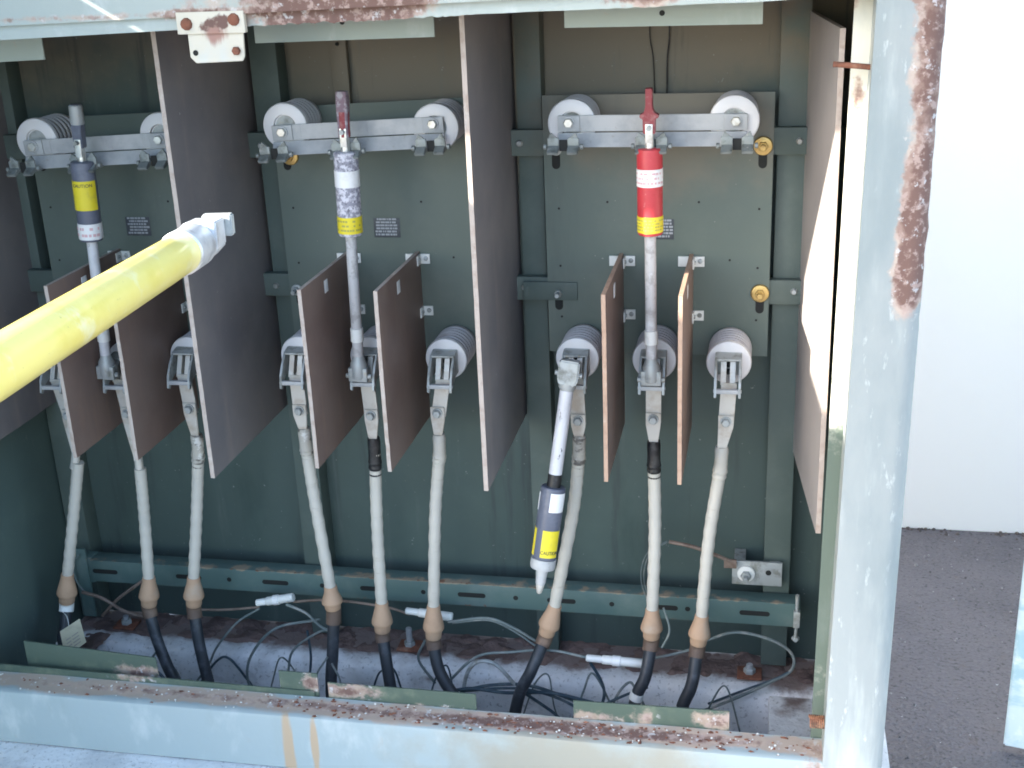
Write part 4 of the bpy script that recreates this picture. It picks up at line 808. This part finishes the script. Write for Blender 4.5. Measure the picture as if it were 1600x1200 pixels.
# ------------------------------------------------------------------ small wires and splices in the pit
wires = [
 ('wire', [(-0.592, 0.24, 0.218), (-0.651, 0.24, 0.177), (-0.706, 0.24, 0.111), (-0.736, 0.24, 0.058), (-0.785, 0.24, -0.007)], 'thin grey wire dropping left from the left white splice', 0.0026),
 ('wiret', [(-0.772, 0.27, 0.185), (-0.693, 0.27, 0.19), (-0.606, 0.27, 0.203)], 'brown wire from the third cable to the left white splice', 0.003),
 ('wiret', [(-0.520, 0.262, 0.228), (-0.425, 0.26, 0.24), (-0.307, 0.26, 0.232), (-0.250, 0.26, 0.217)], 'brown wire arching between the left and middle white splices', 0.003),
 ('wire', [(-0.518, 0.22, 0.246), (-0.474, 0.22, 0.227), (-0.445, 0.22, 0.197), (-0.414, 0.22, 0.18)], 'grey wire running right from the left splice to the middle bay cable', 0.0032),
 ('wire', [(-0.616, 0.24, -0.021), (-0.642, 0.24, 0.023), (-0.627, 0.24, 0.092), (-0.56, 0.24, 0.169), (-0.451, 0.24, 0.201)], 'large looping grey wire on the pale concrete in the middle', 0.0032),
 ('wire', [(-0.534, 0.22, 0.063), (-0.516, 0.22, 0.126), (-0.462, 0.22, 0.173), (-0.415, 0.22, 0.196)], 'short grey wire curving up to the first middle bay cable', 0.0028),
 ('wireb', [(-0.764, 0.25, 0.006), (-0.716, 0.25, 0.067), (-0.686, 0.25, 0.074), (-0.65, 0.25, 0.024), (-0.62, 0.25, -0.028)], 'dark wire arch right of the third black cable jacket', 0.0028),
 ('wire', [(-0.158, 0.24, 0.217), (-0.072, 0.24, 0.233), (-0.017, 0.24, 0.215), (0.035, 0.24, 0.184)], 'grey wire from the middle splice to the hanging fuse cable', 0.003),
 ('wire', [(-0.150, 0.245, 0.212), (-0.072, 0.25, 0.222), (-0.017, 0.25, 0.200), (0.045, 0.24, 0.164)], 'lower grey wire from the middle splice, beside a twin', 0.0024),
 ('wireb', [(-0.484, 0.24, 0.17), (-0.483, 0.24, 0.096), (-0.502, 0.24, 0.0)], 'short dark wire hanging left of the middle bay black jacket', 0.003),
 ('wire', [(-0.213, 0.24, 0.167), (-0.231, 0.24, 0.117), (-0.197, 0.24, 0.058)], 'grey wire bowing left of the ringed cable jacket', 0.003),
 ('wireb', [(-0.128, 0.2, 0.071), (-0.056, 0.2, 0.093), (0.028, 0.2, 0.098), (0.131, 0.2, 0.067)], 'dark blue wire crossing the pit, upper one of the bundle', 0.0036),
 ('wireb', [(-0.20, 0.18, 0.060), (-0.111, 0.18, 0.092), (-0.024, 0.18, 0.090), (0.073, 0.18, 0.098), (0.165, 0.18, 0.082)], 'dark blue wire crossing the pit, lower one of the bundle', 0.0038),
 ('wireb', [(-0.22, 0.19, 0.052), (-0.10, 0.19, 0.082), (0.00, 0.19, 0.096), (0.08, 0.19, 0.082), (0.15, 0.18, 0.055)], 'dark blue wire crossing the pit through the middle of the bundle', 0.003),
 ('wire', [(-0.156, 0.2, 0.091), (-0.088, 0.2, 0.161), (-0.01, 0.2, 0.179), (0.073, 0.2, 0.19), (0.155, 0.2, 0.178)], 'grey wire arching from the bundle to the right white splice', 0.003),
 ('galvdark', [(-0.126, 0.2, 0.055), (-0.111, 0.2, 0.118), (-0.084, 0.2, 0.149), (-0.047, 0.2, 0.145), (-0.007, 0.2, 0.098)], 'pale braided strand bent over the dark wire bundle', 0.0042),
 ('wire', [(0.389, 0.28, 0.188), (0.455, 0.28, 0.215), (0.528, 0.28, 0.202), (0.571, 0.28, 0.172), (0.571, 0.27, 0.139), (0.53, 0.26, 0.113), (0.458, 0.25, 0.073), (0.363, 0.24, 0.026)], 'wide looping grey wire around the anchor bolt at the right', 0.0034),
 ('wireb', [(0.400, 0.27, 0.040), (0.470, 0.26, 0.085), (0.535, 0.262, 0.118), (0.566, 0.268, 0.135)], 'blue grey wire doubling the lower side of the right loop', 0.0026),
 ('wireb', [(0.153, 0.22, 0.156), (0.177, 0.22, 0.109), (0.182, 0.22, 0.073), (0.169, 0.22, 0.03)], 'dark wire dropping from the right white splice into the pit', 0.0034),
 ('wire', [(0.255, 0.22, 0.168), (0.319, 0.22, 0.186), (0.379, 0.22, 0.209)], 'grey wire from the right splice to the rightmost cable', 0.003),
 ('wireb', [(0.158, 0.2, 0.05), (0.234, 0.2, 0.096), (0.277, 0.2, 0.117)], 'dark wire rising to the cable tie under the red fuse cable', 0.003),
 ('wire', [(0.313, 0.16, 0.333), (0.325, 0.16, 0.282), (0.31, 0.16, 0.241)], 'thin loop of grey wire beside the red fuse cable cone', 0.0022),
 ('wiret', [(-0.896, 0.3, 0.238), (-0.971, 0.3, 0.182), (-1.021, 0.3, 0.132)], 'brown wire slanting down left from behind the second cable', 0.0038),
 ('wiret', [(-1.05, 0.28, 0.205), (-1.0, 0.28, 0.192), (-0.948, 0.28, 0.161), (-0.885, 0.28, 0.149)], 'brown wire crossing in front of the left ledge', 0.004),
 ('wireb', [(0.00, 0.2, 0.088), (0.068, 0.2, 0.04), (0.102, 0.2, 0.012), (0.126, 0.2, 0.038)], 'dark blue wire dipping below the bundle at the lip gap', 0.0034),
 ('wire', [(-1.055, 0.30, 0.292), (-1.075, 0.298, 0.262), (-1.066, 0.296, 0.215), (-1.045, 0.298, 0.185)], 'thin grey wire hanging at the left end of the slotted channel', 0.0022),
 ('wire', [(-0.40, 0.135, 0.175), (-0.428, 0.13, 0.13), (-0.435, 0.135, 0.08), (-0.42, 0.14, 0.02)], 'thin wire strand hanging left along the middle bay jacket', 0.0022),
 ('wire', [(-0.392, 0.135, 0.16), (-0.375, 0.13, 0.12), (-0.385, 0.135, 0.07), (-0.40, 0.14, 0.02)], 'thin wire strand hanging right along the middle bay jacket', 0.0022),
 ('wireb', [(-0.808, 0.135, 0.11), (-0.770, 0.13, 0.07), (-0.735, 0.135, 0.03), (-0.70, 0.14, -0.02)], 'thin dark wire following the second cable jacket into the pit', 0.0032),
]
rnd = random.Random(21)
extra = ['slack wire lying across the concrete face at left', 'slack wire lying over the concrete left of the kick tab', 'slack wire curling behind the straight middle cable', 'slack wire behind the ringed cable jacket', 'slack wire under the hanging fuse cable', 'slack wire right of the hanging fuse jacket', 'slack wire left of the red fuse jacket', 'slack wire in the right corner of the pit']
for k, lb in enumerate(extra):
    x0 = [-0.90, -0.60, -0.36, -0.24, -0.02, 0.09, 0.18, 0.36][k]; z = 0.09; P = []
    for q in range(6):
        P.append((x0 + q * 0.026 + rnd.uniform(-0.008, 0.008), 0.225 + rnd.uniform(-0.02, 0.012), (-0.08, 0.03, 0.095, 0.10, 0.02, -0.08)[q] + rnd.uniform(-0.02, 0.035)))
    wires.append((rnd.choice(('wire', 'wireb', 'wire')), P, lb, rnd.uniform(0.0018, 0.003)))
for m, P, lb, r in wires:
    b = MB(); b.tube(P, r, 8, 12); tag(b.build('wire', m), lb, 'wire', 'loose wires in the cable pit')
for (pa, pb, lb) in (((-0.602, 0.25, 0.226), (-0.512, 0.25, 0.247), 'white plastic wire splice between the third cable and the middle bay cables'), ((-0.255, 0.25, 0.232), (-0.150, 0.25, 0.224), 'white plastic wire splice behind the ringed cable cone'), ((0.148, 0.2, 0.178), (0.268, 0.2, 0.174), 'white plastic wire splice on concrete left of the red fuse jacket')):
    pa, pb = Vector(pa), Vector(pb); L = (pb - pa).length
    t = thing('wire_splice', pa, lb, 'wire splice', 'white wire splices')
    b = MB(); b.lathe([(L * 0.28, 0.0085), (L * 0.30, 0.0098), (L * 0.98, 0.0098), (L, 0.008)], pa, pb - pa, 16); b.build('sleeve', 'white', t)
    b = MB(); b.lathe([(0, 0.0055), (L * 0.02, 0.0078), (L * 0.26, 0.0078), (L * 0.28, 0.0068)], pa, pb - pa, 16); b.build('plug', 'white', t)
    b = MB(); b.lathe([(L * 0.46, 0.0105), (L * 0.47, 0.0115), (L * 0.60, 0.0115), (L * 0.61, 0.0105)], pa, pb - pa, 16); b.build('collar_ring', 'label', t)

# ------------------------------------------------------------------ ground terminal, anchors, tag
t = thing('ground_terminal', (0.495, 0.335, 0.326), 'zinc ground terminal plate with white washer on the lower right rear panel', 'ground terminal')
b = MB(); b.box(0.443, 0.546, 0.335, 0.341, 0.299, 0.354, 0.001); b.box(0.446, 0.470, 0.341, 0.409, 0.31, 0.345, 0.001); b.box(0.52, 0.542, 0.341, 0.409, 0.31, 0.345, 0.001); pl = b.build('plate', 'galvdark', t)
b = MB(); b.lathe([(0, 0.006), (0.0006, 0.006)], (0.518, 0.3349, 0.330), (0, -1, 0), 16); b.build('bolt_hole', 'dark', pl)
b = MB(); b.lathe([(0, 0.0185), (0.004, 0.018), (0.005, 0.011)], (0.472, 0.3348, 0.326), (0, -1, 0), 24); b.build('washer', 'white', t)
b = MB(); b.hexbolt((0.472, 0.330, 0.324), (0, -1, 0), 0.011, 0.010); b.cyl((0.472, 0.32, 0.324), (0.472, 0.308, 0.322), 0.006, 12); b.build('bolt', 'galvdark', t)
b = MB(); b.tube([(0.451, 0.325, 0.353), (0.409, 0.318, 0.374), (0.365, 0.31, 0.394), (0.312, 0.31, 0.404)], 0.0042, 8, 10); b.box(0.426, 0.452, 0.321, 0.328, 0.343, 0.362, 0.001)
tag(b.build('ground_wire', 'wiret'), 'stiff brown wire with lug running left from the ground terminal', 'wire')
b = MB()
for d in (0, 0.006): b.tube([(0.308, 0.31 + d, 0.402), (0.272 - d, 0.31, 0.373), (0.259 - d, 0.31, 0.311), (0.281 - d, 0.31, 0.235)], 0.0011, 6, 12)
tag(b.build('frayed_strand', 'wire'), 'fine frayed strands drooping behind the red fuse cable', 'wire')
for (x, y, z, lb) in ((-0.279, 0.335, 0.085, 'pale threaded anchor bolt on the ledge right of the mottled fuse cable'), (0.485, 0.325, 0.085, 'square plated anchor bolt inside the looping wire at right'), (-0.985, 0.34, 0.085, 'dusty anchor bolt on the left ledge beside the tag')):
    t = thing('anchor_bolt', (x, y, z), lb, 'anchor bolt', 'anchor bolts on the concrete ledge')
    b = MB(); b.box(x - 0.026, x + 0.026, y - 0.022, y + 0.022, z, z + 0.006, 0.001); b.build('square_washer', 'rustm', t)
    b = MB(); b.hexbolt((x, y, z + 0.006), (0, 0, 1), 0.013, 0.011); b.build('nut', 'galvdark', t)
    b = MB(); b.cyl((x, y, z + 0.010), (x, y, z + (0.050 if x > -0.5 and x < 0 else 0.026)), 0.007, 14); b.build('stud', 'galv', t)
t = thing('cable_tag', (-0.985, 0.118, 0.18), 'cream tag with faint print hanging under the leftmost cable cone', 'tag')
b = MB(); b.hexa([(-1.010, 0.112, 0.204), (-1.009, 0.112, 0.137), (-1.009, 0.1132, 0.137), (-1.010, 0.1132, 0.204)], [(-0.966, 0.126, 0.231), (-0.960, 0.126, 0.172), (-0.960, 0.1272, 0.172), (-0.966, 0.1272, 0.231)])
card = b.build('card', 'tag', t)
b = MB()
rnd = random.Random(3)
for k in range(4):
    f = 0.42 + 0.13 * k
    for (u0, u1) in ((0.2, 0.42), (0.48, 0.8)):
        def pt_(u, v, d):
            a = Vector((-1.010, 0.112, 0.204)).lerp(Vector((-1.009, 0.112, 0.137)), v); c = Vector((-0.966, 0.126, 0.231)).lerp(Vector((-0.960, 0.126, 0.172)), v)
            return a.lerp(c, u) + Vector((0.0002, -0.0006, 0)) * d
        b.hexa([pt_(u0, f, 0.2), pt_(u1, f, 0.2), pt_(u1, f + 0.035, 0.2), pt_(u0, f + 0.035, 0.2)], [pt_(u0, f, 1), pt_(u1, f, 1), pt_(u1, f + 0.035, 1), pt_(u0, f + 0.035, 1)])
b.build('print', 'edge', card)
b = MB(); b.tube([(-0.990, 0.119, 0.212), (-1.005, 0.14, 0.225), (-1.030, 0.165, 0.22)], 0.001, 6, 6); b.build('tie_string', 'white', t)
b = MB(); b.box(-1.06, -1.005, 0.16, 0.19, 0.135, 0.141, 0.001); tag(b.build('white_strip', 'white'), 'short pale strip lying on the left ledge behind the tag', 'strip')

# ------------------------------------------------------------------ yellow hot stick reaching in from the left
A = Vector((0.016, -1.371, 1.382)); B = Vector((-0.047, -0.957, 1.354)); d = (B - A).normalized(); S0 = A - d * 1.1
t = thing('hot_stick', S0, 'yellow fibreglass pole with pale metal head reaching in from the left', 'pole')
b = MB(); b.lathe([(0, 0.0185), (0.002, 0.0192), ((B - S0).length - 0.004, 0.0192), ((B - S0).length, 0.018)], S0, d, 36); b.build('shaft', 'frp', t)
rgt = d.cross(Vector((0, 0, 1))).normalized(); upv = rgt.cross(d)
fr = Matrix((rgt, upv, d)).transposed().to_4x4(); fr.translation = B
b = MB(); b.lathe([(-0.035, 0.0200), (-0.034, 0.0212), (0.010, 0.0212), (0.014, 0.0200)], B, d, 32); b.build('ferrule', 'alu', t)
b2 = bmesh.new()
hv = [(-0.021, -0.017), (-0.021, 0.010), (-0.010, 0.021), (0.021, 0.021), (0.021, -0.006), (0.010, -0.017)]
a = [b2.verts.new((p[0], p[1], 0.0145)) for p in hv]; c = [b2.verts.new((p[0] * 0.96, p[1] * 0.96, 0.050)) for p in hv]
b2.faces.new(a[::-1]); b2.faces.new(c)
for i in range(6): b2.faces.new([a[i], a[(i + 1) % 6], c[(i + 1) % 6], c[i]])
bmesh.ops.bevel(b2, geom=b2.edges[:], offset=0.0015, segments=2, affect='EDGES')
b = MB(); b.merge(b2, fr); hd_ = b.build('head', 'alu', t)
b2 = bmesh.new(); bmesh.ops.create_cube(b2, size=1)
for v in b2.verts: v.co = Vector((0.012 + v.co.x * 0.030, 0.012 + v.co.y * 0.022, 0.056 + v.co.z * 0.012))
bmesh.ops.bevel(b2, geom=b2.edges[:], offset=0.0015, segments=2, affect='EDGES')
b = MB(); b.merge(b2, fr); b.build('prong', 'galvdark', hd_)

# ------------------------------------------------------------------ patchy steel panel at the right edge
t = thing('steel_door', (1.4, 0.2, 0.02), 'tall patchy green and white steel door panel at the right edge', 'door')
ang = R(-12); rm = Matrix.Translation((0.996, 0.234, 0)) @ Matrix.Rotation(ang, 4, 'Z')
b2 = bmesh.new(); bmesh.ops.create_cube(b2, size=1)
for v in b2.verts: v.co = Vector((0.40 + v.co.x * 0.80, 0.012 + v.co.y * 0.024, 0.02 + 0.85 + v.co.z * 1.70))
bmesh.ops.bevel(b2, geom=b2.edges[:], offset=0.003, segments=2, affect='EDGES')
b = MB(); b.merge(b2, rm); b.build('panel', 'door', t)
b = MB()
for z in (0.25, 1.4): b.cyl(rm @ Vector((0.806, 0.012, z)), rm @ Vector((0.806, 0.012, z + 0.1)), 0.008, 12)
b.build('hinge', 'galvdark', t)

# ------------------------------------------------------------------ unseen steel pole added left of the camera to shade the corner post
px, py = 0.68 - 3.0, -0.1125 - 1.65
t = thing('shade_pole', (px, py, 0), 'slim grey steel pole added out of frame left of the cabinet to shade its corner post', 'pole')
b = MB(); b.lathe([(0, 0.058), (0.05, 0.052), (4.2, 0.046), (4.22, 0.03)], (px, py, 0), (0, 0, 1), 24); b.build('shaft', 'galvdark', t)
b = MB(); b.lathe([(0, 0.11), (0.016, 0.11), (0.018, 0.09)], (px, py, 0), (0, 0, 1), 24); b.build('base_flange', 'galvdark', t)
